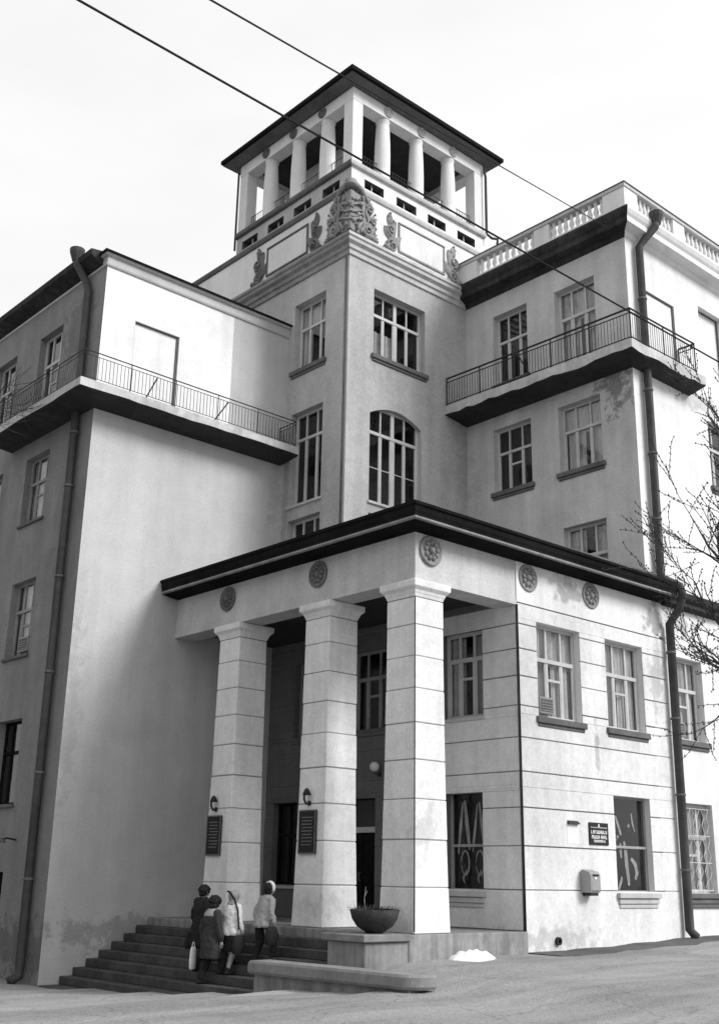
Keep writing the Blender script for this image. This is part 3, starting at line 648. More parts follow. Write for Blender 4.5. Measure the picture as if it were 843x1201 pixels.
bprof = [(.07, 0), (.07, .05), (.045, .08), (.085, .2), (.09, .26), (.06, .4), (.045, .48), (.07, .53), (.07, .6)]
b0 = None
def baluster(x, y):
    global b0
    if b0 is None: b0 = MB().lathe(bprof, (0,0,0), 9).build('baluster', 'white', bo, smooth=True); b0.location = (x, y, 20.955)
    else: share(b0, 'baluster', bo, (x, y, 20.955))
for y0, y1 in ((3.25, 5.75), (.5, 2.62)):
    n = 9
    for k in range(n): baluster(BX+.14, y0+(y1-y0)*(k+.5)/n)
for x0, x1 in ((BX+.7, 11.35), (12.0, 14.3), (15, 17.3)):
    n = 9
    for k in range(n): baluster(x0+(x1-x0)*(k+.5)/n, BY+.14)

# --- tower cornice, attic, ornament
TE = 10.05
pt = [(.0, 20.02), (.06, 20.04), (.07, 20.18), (.13, 20.22), (.14, 20.34), (.24, 20.42), (.25, 20.52), (.30, 20.56), (.30, 20.66), (-.05, 20.74), (-.05, 20.02)]
for vv, mm in ((True, 'relief'), (False, 'trim')): sweep(pt, XT, YT, 16, TE, vv, not vv).build('cornice', mm, B)  # side run darker than the front, shade painted in
for vv, mm in ((True, 'sill'), (False, 'trim')): sweep([(.0, 22.42), (.06, 22.45), (.09, 22.54), (.09, 22.61), (-.1, 22.64), (-.1, 22.42)], XT, YT, 16, TE if not vv else XT, vv, not vv).build('string_course', mm, B)  # dark side run carries painted shade
AV = Wall('v', XT, YT, 12.9, 22.6, 23.36, 'mid', rev='sill'); AU = Wall('u', YT, XT, TE, 22.6, 23.36, 'white', rev='sill')  # dark reveals paint shade into the slots
for a0, a1 in ((4.18, 5.05), (5.64, 6.58), (7.14, 8.03), (8.63, 9.55)):
    ya = YT+(a0-XT); yb = YT+(a1-XT)
    for W, p, q in ((AU, a0, a1), (AV, ya, yb)):
        W.hole(p, q, 22.74, 23.08, .3); v = W.box(MB(), p, q, 22.74, 23.08, .3, .32).build('vent', 'dark', B)
        W.box(MB(), (p+q)/2-.02, (p+q)/2+.02, 22.74, 23.08, .12, .15).build('bar', 'trim', v)
AV.build(); AU.build()
for vv, mm in ((True, 'sill'), (False, 'trim')): sweep([(.0, 23.30), (.10, 23.34), (.12, 23.40), (.12, 23.49), (-.3, 23.52), (-.3, 23.30)], XT, YT, 12.9, TE, vv, not vv).build('ledge', mm, B)  # ledge darkened on the side face to imitate shade
m = MB(); m.box(XT+.01, TE-.01, 12.6, 12.9, 22.6, 23.5); m.box(TE-.3, TE, YT+.01, 12.59, 22.6, 23.5); m.box(XT+.3, TE-.31, YT+.3, 12.59, 23.3, 23.45); m.build('lookout_floor', 'mid', B)
# lookout piers, columns, beam, roof
LS = 12.9-YT
for (x, y) in ((XT, YT), (XT, 12.9-.46), (TE-.48, YT), (TE-.48, 12.9-.46)):
    MB().frustum((x+.01, x+.47, y+.01, y+.46, 23.48), (x+.01, x+.47, y+.01, y+.46, 25.98), .012).build('pier', 'white', B)
cp = [(.29, 0), (.29, .06), (.265, .1), (.27, .6), (.272, 1.0), (.262, 1.6), (.235, 2.2), (.215, 2.38), (.25, 2.42), (.25, 2.5)]
c0 = None
for side in range(4):
    for t in (.25, .5, .75):
        q = {0: (XT+t*(TE-XT), YT+.27), 1: (XT+.27, YT+t*LS), 2: (XT+t*(TE-XT), 12.9-.27), 3: (TE-.27, YT+t*LS)}[side]
        if c0 is None: c0 = MB().lathe(cp, (0,0,0), 18).build('column', 'white', B, smooth=True); c0.location = (q[0], q[1], 23.48)
        else: share(c0, 'column', B, (q[0], q[1], 23.48))
m = MB(); m.box(XT, TE, YT, YT+.46, 25.97, 26.44); m.box(XT, TE, 12.44, 12.9, 25.97, 26.44); m.box(XT, XT+.46, YT+.461, 12.439, 25.97, 26.44); m.box(TE-.46, TE, YT+.461, 12.439, 25.97, 26.44); m.build('beam', 'white', B)
MB().box(XT+.46, TE-.46, YT+.46, 12.44, 26.2, 26.3).build('lookout_ceiling', 'soffit', B)
EVT = Wall('v', XT, 0, 1, 0, 1, 'mid'); EUT = Wall('u', YT, 0, 1, 0, 1, 'mid')
for t in (.25, .5, .75):
    medallion(EUT, XT+t*(TE-XT), 26.22, .19, 'trim'); medallion(EVT, YT+t*LS, 26.22, .19, 'relief_shade')
e = .55; m = MB(); q = (XT-e, YT-e, TE+e, 12.9+e); c = ((q[0]+q[2])/2, (q[1]+q[3])/2)
def ring(i, z): return [(q[0]+i, q[1]+i, z), (q[2]-i, q[1]+i, z), (q[2]-i, q[3]-i, z), (q[0]+i, q[3]-i, z)]
m.v = ring(.35, 26.46)+ring(.06, 26.52)+ring(0, 26.56)+ring(0, 26.7)+ring(.05, 26.74)+[(c[0]-.5, c[1], 27.9), (c[0]+.5, c[1], 27.9), (c[0]+.5, c[1]+.2, 27.9), (c[0]-.5, c[1]+.2, 27.9)]
for r in range(5):
    for i in range(4): a = 4*r+i; b_ = 4*r+(i+1) % 4; m.f.append((a, b_, b_+4, a+4))
m.f += [(3,2,1,0), (20,21,22,23)]
lr = m.build('lookout_roof', 'dark', B); m = MB(); a = ring(.06, 26.49); b_ = ring(.5, 26.415); m.v = a+b_; m.f = [(i, (i+1) % 4, 4+(i+1) % 4, 4+i) for i in range(4)]; m.build('soffit', 'sill', lr, fix=False)
# stair head inside the lookout and its rails
m = MB(); m.box(5.3, 9.2, 8.1, 8.25, 23.45, 24.75); m.box(5.3, 5.45, 8.26, 11.2, 23.45, 26.19); m.box(5.46, 9.2, 11.2, 11.35, 23.45, 26.19); m.build('stairhead', 'white', B)
railing(B, [(4.1, YT+.25), (TE-.5, YT+.25)], 23.46, .7, seed=8, rail=.015, step=.13); railing(B, [(XT+.25, YT+.5), (XT+.25, 12.4)], 23.46, .7, seed=9, rail=.015, step=.13)

# ornament on the attic: framed panels, side scrolls and a cartouche wrapped round the corner
def frame_panel(W, a0, a1, z0, z1, mat):
    m = MB(); t = .07
    W.block(m, a0, a1, z0, z0+t, -.05, .01); W.block(m, a0, a1, z1-t, z1, -.05, .01); W.block(m, a0, a0+t, z0+t, z1-t, -.045, .01); W.block(m, a1-t, a1, z0+t, z1-t, -.045, .01)
    f_ = m.build('framed_panel', mat, B); W.block(MB(), a0+t+.01, a1-t-.01, z0+t+.01, z1-t-.01, -.022, .01).build('panel_field', 'white', f_)
frame_panel(TV, 8.72, 10.98, 20.98, 22.12, 'sill'); frame_panel(TU, 5.72, 7.95, 20.98, 22.12, 'relief')  # side panel frame darker, shade put into its colour
def spiral(W, m, a, z, r, turns, sgn, start, d=-.07, rad=.05):
    pts = []; rr_ = []
    n = int(turns*14)
    for i in range(n+1):
        t = i/n; ang = start+sgn*t*turns*2*math.pi; q = r*(1-t*.82)
        pts.append(W.P(a+q*math.cos(ang), z+q*math.sin(ang), d-.04*t)); rr_.append(rad*(1-.35*t))
    m.tube(pts, rr_, 6)
def leafy(W, m, a, z, ang, ln, wd, d=-.05):
    n = 6; c, s = math.cos(ang), math.sin(ang); b0_ = len(m.v)
    for i in range(n+1):
        t = i/n; w_ = wd*math.sin(math.pi*min(1, t*.92+.06))**.8; cx_, cz_ = a+c*ln*t, z+s*ln*t
        h = .05+.05*math.sin(math.pi*t)
        for k, (o_, dd) in enumerate(((-w_, 0), (-w_*.4, -h*.8), (0, -h*.45), (w_*.4, -h*.8), (w_, 0))): m.v.append(W.P(cx_-s*o_, cz_+c*o_, .01+d*.2+dd))
    for i in range(n):
        for k in range(4): p = b0_+i*5+k; m.f.append((p, p+1, p+6, p+5))
def side_scroll(W, a, mir, mat):
    m = MB()
    spiral(W, m, a+.05*mir, 21.05, .24, 1.5, mir, math.pi/2)
    spiral(W, m, a-.02*mir, 21.62, .2, 1.4, -mir, -math.pi/2)
    for k, (dz, an, ln) in enumerate(((20.98, .9, .75), (21.2, 1.35, .8), (21.5, 1.2, .6), (21.75, 1.7, .55), (21.3, 2.2, .5))):
        leafy(W, m, a+.02*mir, dz, an if mir > 0 else math.pi-an, ln, .15, -.12)
    for k in range(4): m.ball(W.P(a+.12*mir*math.sin(k*2), 21.9+.12*k, -.05), .05, 6, 5)
    m.ball(W.P(a-.22*mir, 20.9, -.08), .12, 8, 6)
    m.build('scroll_ornament', mat, B, smooth=True)
side_scroll(TU, 5.35, 1, 'relief'); side_scroll(TU, 8.35, -1, 'relief'); side_scroll(TV, 8.3, 1, 'relief_shade'); side_scroll(TV, 11.4, -1, 'relief_shade')
m = MB()                                          # cartouche: bulging shield on the corner, rim, ribbons and leaves
def sp(s_, t, lift=0):
    z = 20.86+1.42*t
    wd_ = .66*math.sin(math.pi*(.10+.66*t))**.6*(1.0-.10*math.sin(4*math.pi*t))
    bul = .13*math.sqrt(max(0, 1-min(1, abs(s_))**2.2))+lift; u_ = s_*wd_; k = 1-min(1, abs(u_)/.34)
    return (XT-bul-.02, YT-u_-bul*k, z) if u_ < 0 else (XT+u_-bul*k, YT-bul-.02, z)
nu, nv = 22, 18
for i in range(nu+1):
    for j in range(nv+1): m.v.append(sp(-1+2*i/nu, j/nv, .02*math.cos(8*(-1+2*i/nu))))
for i in range(nu):
    for j in range(nv): a = i*(nv+1)+j; m.f.append((a, a+nv+1, a+nv+2, a+1))
for q in (.97, .60): 
    for sg_ in (-1, 1): m.tube([sp(sg_*q, .04+.92*i/16, .05) for i in range(17)], [.045+.02*math.sin(i*.9) for i in range(17)], 6)
for t in (.3, .5, .68): m.tube([sp(-.55+1.1*i/12, t+.07*math.cos(i*.52), .05) for i in range(13)], .035, 6)
rc = random.Random(3)
for k in range(34):
    s_, t = rc.uniform(-.55, .55), rc.uniform(.1, .85); m.ball(sp(s_, t, .03), (rc.uniform(.04, .08),)*3, 6, 5)
for W, c in ((TU, XT), (TV, YT)):
    spiral(W, m, c+.66, 21.12, .24, 1.6, 1, math.pi*.6, -.1, .065); spiral(W, m, c+.74, 21.95, .18, 1.5, -1, math.pi, -.09, .05)
    spiral(W, m, c+.95, 21.55, .13, 1.3, 1, math.pi*.3, -.08, .04)
    for k in range(7): leafy(W, m, c+.45+.03*k, 20.9+.2*k, -.1+.2*k, .72-.05*k, .12, -.1)
    for k in range(4): leafy(W, m, c+.7, 20.95+.05*k, .2+.5*k, .5, .10, -.14)
    for k in range(6): m.ball(W.P(c+1.0+.09*math.sin(k*2.3), 21.2+.17*k, -.06), .045, 6, 5)
    m.ball(W.P(c+.72, 20.83, -.12), (.22, .2, .10), 8, 6); m.ball(W.P(c+1.0, 20.85, -.08), (.14, .14, .08), 8, 6)
    m.tube([W.P(c-.05, 22.55, -.18), W.P(c+.3, 22.46, -.17), W.P(c+.58, 22.2, -.12), W.P(c+.78, 22.02, -.08)], [.10, .09, .07, .03], 8)
    for k in range(4): leafy(W, m, c+.05+.12*k, 22.38-.06*k, 1.35-.25*k, .3, .08, -.3)
m.lathe([(.2, 0), (.23, .06), (.16, .1), (.2, .2), (.08, .27)], (XT-.12, YT-.12, 22.42), 12)
m.build('cartouche', 'relief', B, smooth=True)

# ------------------------------------------------------------------ things on and beside the building
def wavy(W, parent, pts, wd, d, name='painted_ornament'):
    m = MB(); n = len(pts)
    for i, (a, z) in enumerate(pts):
        a2, z2 = pts[min(i+1, n-1)]; a1, z1 = pts[max(i-1, 0)]; dx, dz = a2-a1, z2-z1; l = math.hypot(dx, dz) or 1
        w_ = wd*(.35+.65*math.sin(math.pi*(i+.5)/n)); m.v += [W.P(a-dz/l*w_, z+dx/l*w_, d), W.P(a+dz/l*w_, z-dx/l*w_, d)]
    m.f = [(2*i, 2*i+2, 2*i+3, 2*i+1) for i in range(n-1)]
    return m.build(name, 'figure', parent, fix=False)
# pale painted figures on the two dark ground-floor display windows
for (W, par, a0, d) in ((WP, g1, 1.18, .228), (WU, g2, 6.95, .17)):
    wd_ = 1.24 if W is WP else 1.45
    for k, (fa, zb_, zt_, ww) in enumerate(((.28, 1.9, 2.95, .05), (.66, 1.85, 3.0, .06))):
        c = a0+wd_*fa
        if W is WP:
            wavy(W, par, [(c-.16+.14*t, zb_+(zt_-zb_)*t) for t in [i/8 for i in range(9)]], ww, d)
            wavy(W, par, [(c+.20-.16*t, zb_-.1+(zt_-zb_+.05)*t) for t in [i/8 for i in range(9)]], ww*.8, d-.003)
            wavy(W, par, [(c-.02+.13*math.cos(t), 1.55+.28*math.sin(t)) for t in [i*.55 for i in range(12)]], .025, d-.002)
            wavy(W, par, [(c+.05*math.sin(5*t), 1.1+.3*t) for t in [i/6 for i in range(7)]], .03, d)
    if W is WU:
        for (pts, ww) in (([(.12,2.9),(.2,2.6),(.14,2.45),(.3,2.2),(.2,2.1)], .04), ([(.3,2.75),(.42,2.5),(.5,2.3)], .05), ([(.06,2.3),(.2,2.22),(.4,2.26)], .04), ([(.62,2.15),(.66,1.9),(.68,1.6),(.72,1.3),(.74,1.1)], .075), ([(.46,2.1),(.45,1.9),(.47,1.75)], .05),
                          ([(.98,2.85),(1.02,2.6),(1.1,2.4)], .035), ([(.88,1.75),(1.05,1.6),(1.1,1.4),(1.02,1.25)], .07), ([(.3,1.0),(.42,1.2),(.46,1.3)], .05), ([(.82,2.5),(.86,2.58)], .05)):
            wavy(W, par, [(a0+a, z) for a, z in pts], ww, d)
# wavy white grille over the window next to the downpipe
m = MB()
for k in range(7):
    a = 10.05+k*.22; m.tube([WR.P(a+.06*math.sin(i*1.5708+k*3.14), .98+i*.1, .1) for i in range(22)], .012, 5)
for z in (1.0, 1.7, 2.4, 3.1): m.tube([WR.P(9.97, z, .1), WR.P(11.48, z, .1)], .013, 5)
tag(m.build('window_grille', 'frame'), 'wavy pale metal grille over the lower window just past the thick downpipe', 'grille')

# memorial boards on two pillars, with a lamp bracket above each
for y, zt, lab in ((3.38, 2.63, 'middle'), (7.06, 2.6, 'inner')):
    xf = .45-.485-.03
    m = MB().frustum((xf-.03, xf+.012, y-.3, y+.3, zt-.97), (xf-.03, xf+.012, y-.3, y+.3, zt), .008)
    o = m.build('memorial_board', 'black'); tag(o, f'black glass name board hung on the {lab} pillar of the porch' if lab == 'middle' else 'black glass name board hung on the pillar closest to the pale blank gable wall', 'board')
    f_ = MB(); f_.box(xf-.038, xf-.031, y-.3, y+.3, zt-.03, zt); f_.box(xf-.038, xf-.031, y-.3, y+.3, zt-.97, zt-.94); f_.box(xf-.038, xf-.031, y-.3, y-.27, zt-.94, zt-.03); f_.box(xf-.038, xf-.031, y+.27, y+.3, zt-.94, zt-.03); f_.build('board_frame', 'metal', o)
    for k in range(9): MB().box(xf-.033, xf-.0305, y-.2+.02*(k % 3), y+.2-.03*(k % 2), zt-.18-.075*k, zt-.155-.075*k).build('lettering', 'metal', o)
    l = empty('wall_lamp', (xf+.02, y, zt+.28)); tag(l, 'small hooked black lamp bracket above the board on the middle pillar' if lab == 'middle' else 'small hooked black lamp bracket above the board on the pillar by the gable wall', 'lamp')
    MB().tube([(0, .0, -.13), (-.1, 0, -.15), (-.16, 0, -.05), (-.16, 0, .08), (-.1, 0, .14)], .028, 7).build('bracket', 'iron', l)
    MB().lathe([(.03, .06), (.07, .0), (.1, -.09), (.085, -.09), (.03, .03)], (-.09, 0, .14), 10).build('lamp_shade', 'iron', l, smooth=True); MB().lathe([(.06, .0), (.06, .025)], (0, 0, -.13), 10, 'x').build('wall_plate', 'iron', l)
# globe lamp by the entrance
l = empty('globe_lamp', (XW-.03, 4.72, 3.92)); tag(l, 'white glass globe lamp on the wall beside the porch entrance door', 'lamp')
MB().ball((-.2, 0, .0), .13, 14, 10).build('globe', 'globe', l, smooth=True); MB().tube([(.0, 0, -.18), (-.14, 0, -.2), (-.2, 0, -.12)], .018, 6).build('arm', 'iron', l); MB().lathe([(.06, -.01), (.06, .03)], (0, 0, -.18), 10, 'x').build('wall_plate', 'iron', l)
# lamp on the left wing
l = empty('wall_lamp', (XL, 11.5, 1.95)); tag(l, 'small flat dark lamp jutting from the grey street wall of the left wing', 'lamp')
MB().tube([(0, 0, 0), (-.25, 0, .04), (-.4, 0, .0)], .025, 6).build('arm', 'iron', l); MB().lathe([(.05, .05), (.1, .0), (.15, -.05), (.13, -.05), (.04, .03)], (-.42, 0, -.02), 12).build('lamp_shade', 'metal', l, smooth=True)

# dark sign with pale rows of lettering
sg = empty('wall_sign', (5.86, -.03, 2.02)); tag(sg, 'small dark wall sign with rows of white lettering between porch and display window', 'sign')
MB().frustum((0, .76, -.03, .005, 0), (0, .76, -.03, .005, .52), .006).build('sign_board', 'black', sg)
rs = random.Random(11)
def script(z0, z1, a0, a1, n, name='lettering'):
    m = MB(); wv = (a1-a0)/n
    for k in range(n):
        x = a0+k*wv; p = rs.random()
        m.box(x, x+wv*.22, -.0335, -.0302, z0, z1)
        if p < .75: m.box(x+wv*.55, x+wv*.77, -.0335, -.0302, z0, z1)
        zz = z0+(z1-z0)*rs.choice((0, .4, .78)); m.box(x+wv*.22, x+wv*.55, -.0335, -.0302, zz, zz+(z1-z0)*.22)
    m.build(name, 'paint', sg)
script(.395, .415, .06, .70, 22); script(.26, .34, .06, .70, 9); script(.145, .225, .08, .72, 7); script(.06, .12, .16, .62, 8)
m = MB(); m.ball((.38, -.031, .46), (.025, .004, .035), 8, 6); m.box(.34, .42, -.0335, -.0302, .425, .437); m.build('emblem', 'paint', sg)
# paper notice under a dark strip
o = MB().box(5.03, 5.47, -.036, -.029, 2.02, 2.44).build('paper_notice', 'paint'); tag(o, 'white paper notice pasted on the wall under a dark hood', 'notice')
m = MB(); m.hexa([(5.05,-.11,2.47),(5.46,-.11,2.47),(5.46,-.028,2.47),(5.05,-.028,2.47),(5.05,-.09,2.50),(5.46,-.09,2.50),(5.46,-.028,2.55),(5.05,-.028,2.55)]); m.build('hood', 'iron', o)
# letter box
lb = empty('letter_box', (5.46, -.03, .93)); tag(lb, 'grey metal letter box with a dark slot fixed to the wall below the sign', 'letter box')
m = MB(); pr = [(0, 0), (0, .46), (-.06, .52), (-.26, .46), (-.3, .40), (-.3, .06), (-.27, 0)]
m.v = [(.0, a, z) for a, z in pr]+[(.38, a, z) for a, z in pr]; n = len(pr); m.f = [(k, (k+1) % n, n+(k+1) % n, n+k) for k in range(n)]+[tuple(range(n)), tuple(range(n, 2*n))]
m.build('box_body', 'box', lb); MB().box(.08, .31, -.312, -.296, .37, .41).build('slot', 'black', lb); MB().box(.04, .34, -.308, -.299, .05, .3).build('door_panel', 'box', lb); MB().box(.15, .23, -.315, -.298, .30, .345).build('emblem', 'paint', lb); MB().box(.05, .33, -.26, -.02, -.07, -.001).build('base_bracket', 'iron', lb)
# old pipe stub near the pavement
o = MB().lathe([(.07, -.02), (.09, .02), (.09, .09), (.05, .09), (.05, .0)], (4.52, -.02, -.12), 12, 'y').build('pipe_stub', 'iron'); tag(o, 'small rusty pipe stub poking out of the wall just above the pavement', 'pipe')
# window air conditioners
def cooler(W, a, z, wd, ht, label):
    c = W.P(a, z, 0); o = empty('air_conditioner', c); tag(o, label, 'air conditioner')
    V = Wall(W.k, 0, 0, 1, 0, 1, None)
    V.block(MB(), 0, wd, 0, ht, .02, .27).build('casing', 'box', o); V.box(MB(), .04, wd-.04, .05, ht-.05, .012, .021).build('grille', 'sill', o)
    for k in range(4): V.box(MB(), .05, wd-.05, .07+k*(ht-.14)/4, .085+k*(ht-.14)/4, .004, .013).build('fin', 'box', o)
cooler(WU, 4.24, 5.0, .52, .40, 'grey window air conditioner in the upper window next to the porch corner')
cooler(WR, 10.06, 5.0, .44, .38, 'grey window air conditioner in the upper window just past the thick downpipe')
cooler(LV, 12.15, 7.05, .6, .42, 'dark window air conditioner in the third-storey window of the grey left wing')

# planter: cheek block beside the steps, bowl and plant
pk = empty('plinth', (0,0,0)); tag(pk, 'stained concrete plinth beside the steps carrying the planter bowl', 'plinth')
MB().frustum((-1.45, -.275, -.12, 1.0, -1.5), (-1.45, -.275, -.12, 1.0, -.02), .02).build('plinth_block', 'plinth', pk); MB().frustum((-1.56, -.275, -.2, 1.06, -.018), (-1.56, -.275, -.2, 1.06, .12), .015).build('cap_slab', 'slab', pk)
pb = empty('planter_bowl', (-.82, .3, .12)); tag(pb, 'dark round planter bowl standing on the plinth in front of the corner pillar', 'planter')
MB().lathe([(.16, 0), (.2, .03), (.36, .13), (.46, .28), (.5, .44), (.47, .45), (.42, .38), (.0, .36)], (0,0,0), 24).build('bowl', 'bowl', pb, smooth=True); MB().lathe([(.0, .36), (.40, .38), (.42, .39)], (0,0,0), 16).build('soil', 'bark', pb)
pl = empty('bowl_plant', (-.82, .3, .5)); tag(pl, 'ragged dark plants trailing over the rim of the planter bowl', 'plant')
rp = random.Random(21)
def blades(n, mn, mx, rmax, name):
    m = MB()
    for k in range(n):
        a = rp.random()*6.283; r0 = rp.random()**.5*rmax; ln = rp.uniform(mn, mx); lean = rp.uniform(.1, 1.1); b0_ = len(m.v)
        for i in range(5):
            t = i/4; rr_ = r0+ln*lean*t; z = ln*(t-lean*.75*t*t); wv = .013*(1-t*.85)
            x, y = rr_*math.cos(a), rr_*math.sin(a); m.v += [(x-wv*math.sin(a), y+wv*math.cos(a), z), (x+wv*math.sin(a), y-wv*math.cos(a), z+.006)]
        m.f += [(b0_+2*i, b0_+2*i+2, b0_+2*i+3, b0_+2*i+1) for i in range(4)]
    o = m.build(name, 'leaf', pl, fix=False); o['kind'] = 'stuff'; return o
blades(420, .07, .22, .42, 'foliage')
MB().tube([(-.15, .1, 0), (-.18, .12, .25), (-.16, .1, .5)], .006, 4).build('stalk', 'slab', pl); MB().tube([(.3, -.2, 0), (.45, -.28, .1), (.56, -.36, -.1), (.58, -.37, -.32)], .008, 4).build('stalk', 'slab', pl); MB().tube([(-.12, .15, 0), (-.1, .2, .3), (-.03, .2, .42)], .006, 4).build('stalk', 'slab', pl)
# low retaining wall with heavy coping, foot of the steps
lw = empty('low_wall', (0,0,0)); tag(lw, 'low stained wall with a thick stone coping slab at the foot of the steps', 'wall')
MB().frustum((-2.6, -1.3, -2.5, 1.86, -1.6), (-2.6, -1.3, -2.5, 1.86, -.635), .02).build('wall_base', 'plinth', lw)
m = MB(); n = 10                          # slab with a rounded far end
def slab_ring(ins, z):
    pts = [(-2.72+ins, 1.9-ins), (-2.2, 1.9-ins), (-2.2, -2.3)]
    for k in range(n+1): t = math.pi/2*k/n; pts.append((-2.2-(.52-ins)*math.sin(t), -2.3-(.45-ins)*math.cos(t))) if k else pts.append((-2.2, -2.75+ins))
    return [(x, y, z+(.03*(y+2.8)/4.7*-1)) for x, y in pts]
rg = [slab_ring(.03, -.63), slab_ring(0, -.58), slab_ring(0, -.43), slab_ring(.035, -.385)]; k_ = len(rg[0])
for r in rg: m.v += r
for i in range(3):
    for j in range(k_): a = i*k_+j; b_ = i*k_+(j+1) % k_; m.f.append((a, b_, b_+k_, a+k_))
m.f += [tuple(range(k_)), tuple(range(3*k_, 4*k_))]
m.build('coping_slab', 'slab', lw)
# white heap by the porch plinth
m = MB(); n = 22; c = (1.15, -.55); rh = random.Random(4); z0 = gz(*c)
rings = [(.0, .13), (.1, .15), (.2, .12), (.3, .115), (.4, .07), (.5, .035), (.6, -.05)]
for r, h in rings:
    for k in range(n):
        t = 6.283*k/n; q = r*(1+.12*math.sin(3*t+1)+rh.uniform(-.1, .1)); m.v.append((c[0]+q*math.cos(t)*1.05, c[1]+q*math.sin(t)*.62, z0+.02+h*(1+rh.uniform(-.22, .22))))
for i in range(len(rings)-1):
    for k in range(n): a = i*n+k; b_ = i*n+(k+1) % n; m.f.append((a, b_, b_+n, a+n))
tag(m.build('white_heap', 'snow', smooth=True), 'low rounded bright white heap lying on the street against the porch plinth', 'heap')

# overhead wires
def wire(p, q, sag, label, n=40, r=.017):
    p, q = Vector(p), Vector(q); pts = []
    for i in range(n+1): t = i/n; v = p.lerp(q, t); v.z -= sag*4*t*(1-t); pts.append(v)
    o = MB().tube(pts, r, 6).build('overhead_wire', 'wire'); tag(o, label, 'wire'); return o
wire((-32, -11.75, 6.42), (26, -11.75, 6.42), .06, 'thin dark overhead wire crossing the whole front and the right balcony', r=.0095)
# span wire to the cornice of the right wing: both ends lie on the sight line's plane, anchored at the cornice corner
wire((-12.67, -9.34, 9.5), (8.5, .13, 20.12), 0, 'thin dark overhead wire ending at the dark cornice corner of the right wing', r=.013)

# ------------------------------------------------------------------ bare trees
def tree(name, base, height, lean, label, seed, dirs, r0=.17, buds=True, levels=4):
    rt = random.Random(seed); root = empty(name, base); tag(root, label, 'tree', None)
    tr = MB(); tw = MB(); bd = MB()
    def limb(m, p, d, ln, r, lev):
        n = 6; pts = [p.copy()]; rad = [r]; q = p.copy(); dd = d.normalized()
        for i in range(n):
            dd = (dd+Vector((rt.uniform(-.22, .22), rt.uniform(-.22, .22), rt.uniform(-.12, .2)))*(1 if lev else .25)).normalized()
            q = q+dd*ln/n; pts.append(q.copy()); rad.append(r*(1-.75*(i+1)/n))
            if lev < levels and i >= 1:
                for _ in range(2 if lev >= 1 else 1):
                    if rt.random() < .8:
                        sd = (dd+Vector((rt.uniform(-1, 1), rt.uniform(-1, 1), rt.uniform(-.5, .7)))).normalized(); kids.append((q.copy(), sd, ln*rt.uniform(.38, .6), rad[-1]*.72, lev+1))
            if lev >= levels-1 and buds:
                for _ in range(2):
                    c = q+Vector((rt.uniform(-.05, .05),)*3); s_ = rt.uniform(.010, .024)
                    bd.add([(c.x-s_, c.y, c.z), (c.x, c.y-s_, c.z+s_*.3), (c.x+s_, c.y, c.z), (c.x, c.y+s_, c.z-s_*.3), (c.x, c.y, c.z+s_*1.4), (c.x, c.y, c.z-s_)], [(0,1,4),(1,2,4),(2,3,4),(3,0,4),(1,0,5),(2,1,5),(3,2,5),(0,3,5)])
        m.tube(pts, [max(x, .0065) for x in rad], 7 if lev < 2 else 4, cap=False)
    kids = []
    tp = [Vector((lean[0]*t*t*height, lean[1]*t*t*height, -.3+(height+.3)*t)) for t in [i/8 for i in range(9)]]
    tr.tube(tp, [r0*(1.25 if i == 0 else 1-.09*i) for i in range(9)], 10)
    for (f, d, ln) in dirs:
        k = f*8; i = min(7, int(k)); limb(tw, tp[i].lerp(tp[i+1], k-i), Vector(d), ln, r0*.36, 1)
    while kids: limb(tw, *kids.pop())
    tr.build('trunk', 'bark', root, smooth=True); c = tw.build('crown', 'bark', root, fix=False)
    if buds: b = bd.build('buds', 'leaf', c, fix=False); b['kind'] = 'stuff'
    return root
tree('street_tree', (7.2, -4.3, gz(7.2, -4.3)), 11.5, (0, 0), 'bare street tree reaching its twigs across the white wall by the right downpipe', 12,
     [(.50, (-1, .05, .2), 2.8), (.55, (-.9, .2, .4), 3.2), (.6, (-1, -.1, .35), 3.2), (.66, (-.8, .1, .5), 3.0), (.76, (-.7, -.3, .6), 2.6), (.55, (.6, .5, .6), 3), (.7, (.2, -.8, .6), 3), (.85, (.4, .3, .9), 2.5), (.95, (-.3, .2, 1), 2.4)], levels=3)
tree('street_tree', (-7.6, 12.2, gz(-7.6, 12.2)), 16.5, (.02, -.01), 'bare street tree whose thin twigs touch the balcony of the grey left wing', 31,
     [(.80, (.9, -.55, .35), 3.2), (.88, (.9, -.3, .25), 2.6), (.75, (-.5, .5, .7), 3), (.85, (-.3, -.8, .6), 3), (.95, (.2, .5, .9), 2.4)], r0=.14, buds=False, levels=3)

# ------------------------------------------------------------------ people climbing the steps, seen from behind
def capsule(m, p, q, r, s_, n=10):
    p, q = Vector(p), Vector(q); d = (q-p); L_ = d.length; d = d/L_ if L_ > 1e-6 else Vector((0,0,1))
    pts = [p-d*r*.98, p-d*r*.85, p-d*r*.5, p]; rad = [r*.18, r*.55, r*.87, r]
    for i in range(1, 4): pts.append(p.lerp(q, i/4)); rad.append(r+(s_-r)*i/4)
    pts += [q, q+d*s_*.5, q+d*s_*.85, q+d*s_*.98]; rad += [s_, s_*.87, s_*.55, s_*.18]
    m.tube(pts, rad, n)
def loft(m, secs, n=18):        # secs: (cx, cy, z, rx, ry)
    b0_ = len(m.v)
    for (cx_, cy_, z, rx, ry) in secs:
        for k in range(n): t = 6.2832*k/n; m.v.append((cx_+rx*math.cos(t), cy_+ry*math.sin(t), z))
    for i in range(len(secs)-1):
        for k in range(n): a = b0_+i*n+k; b_ = b0_+i*n+(k+1) % n; m.f.append((a, b_, b_+n, a+n))
    m.f.append(tuple(b0_+k for k in range(n-1, -1, -1))); e_ = b0_+(len(secs)-1)*n; m.f.append(tuple(e_+k for k in range(n)))
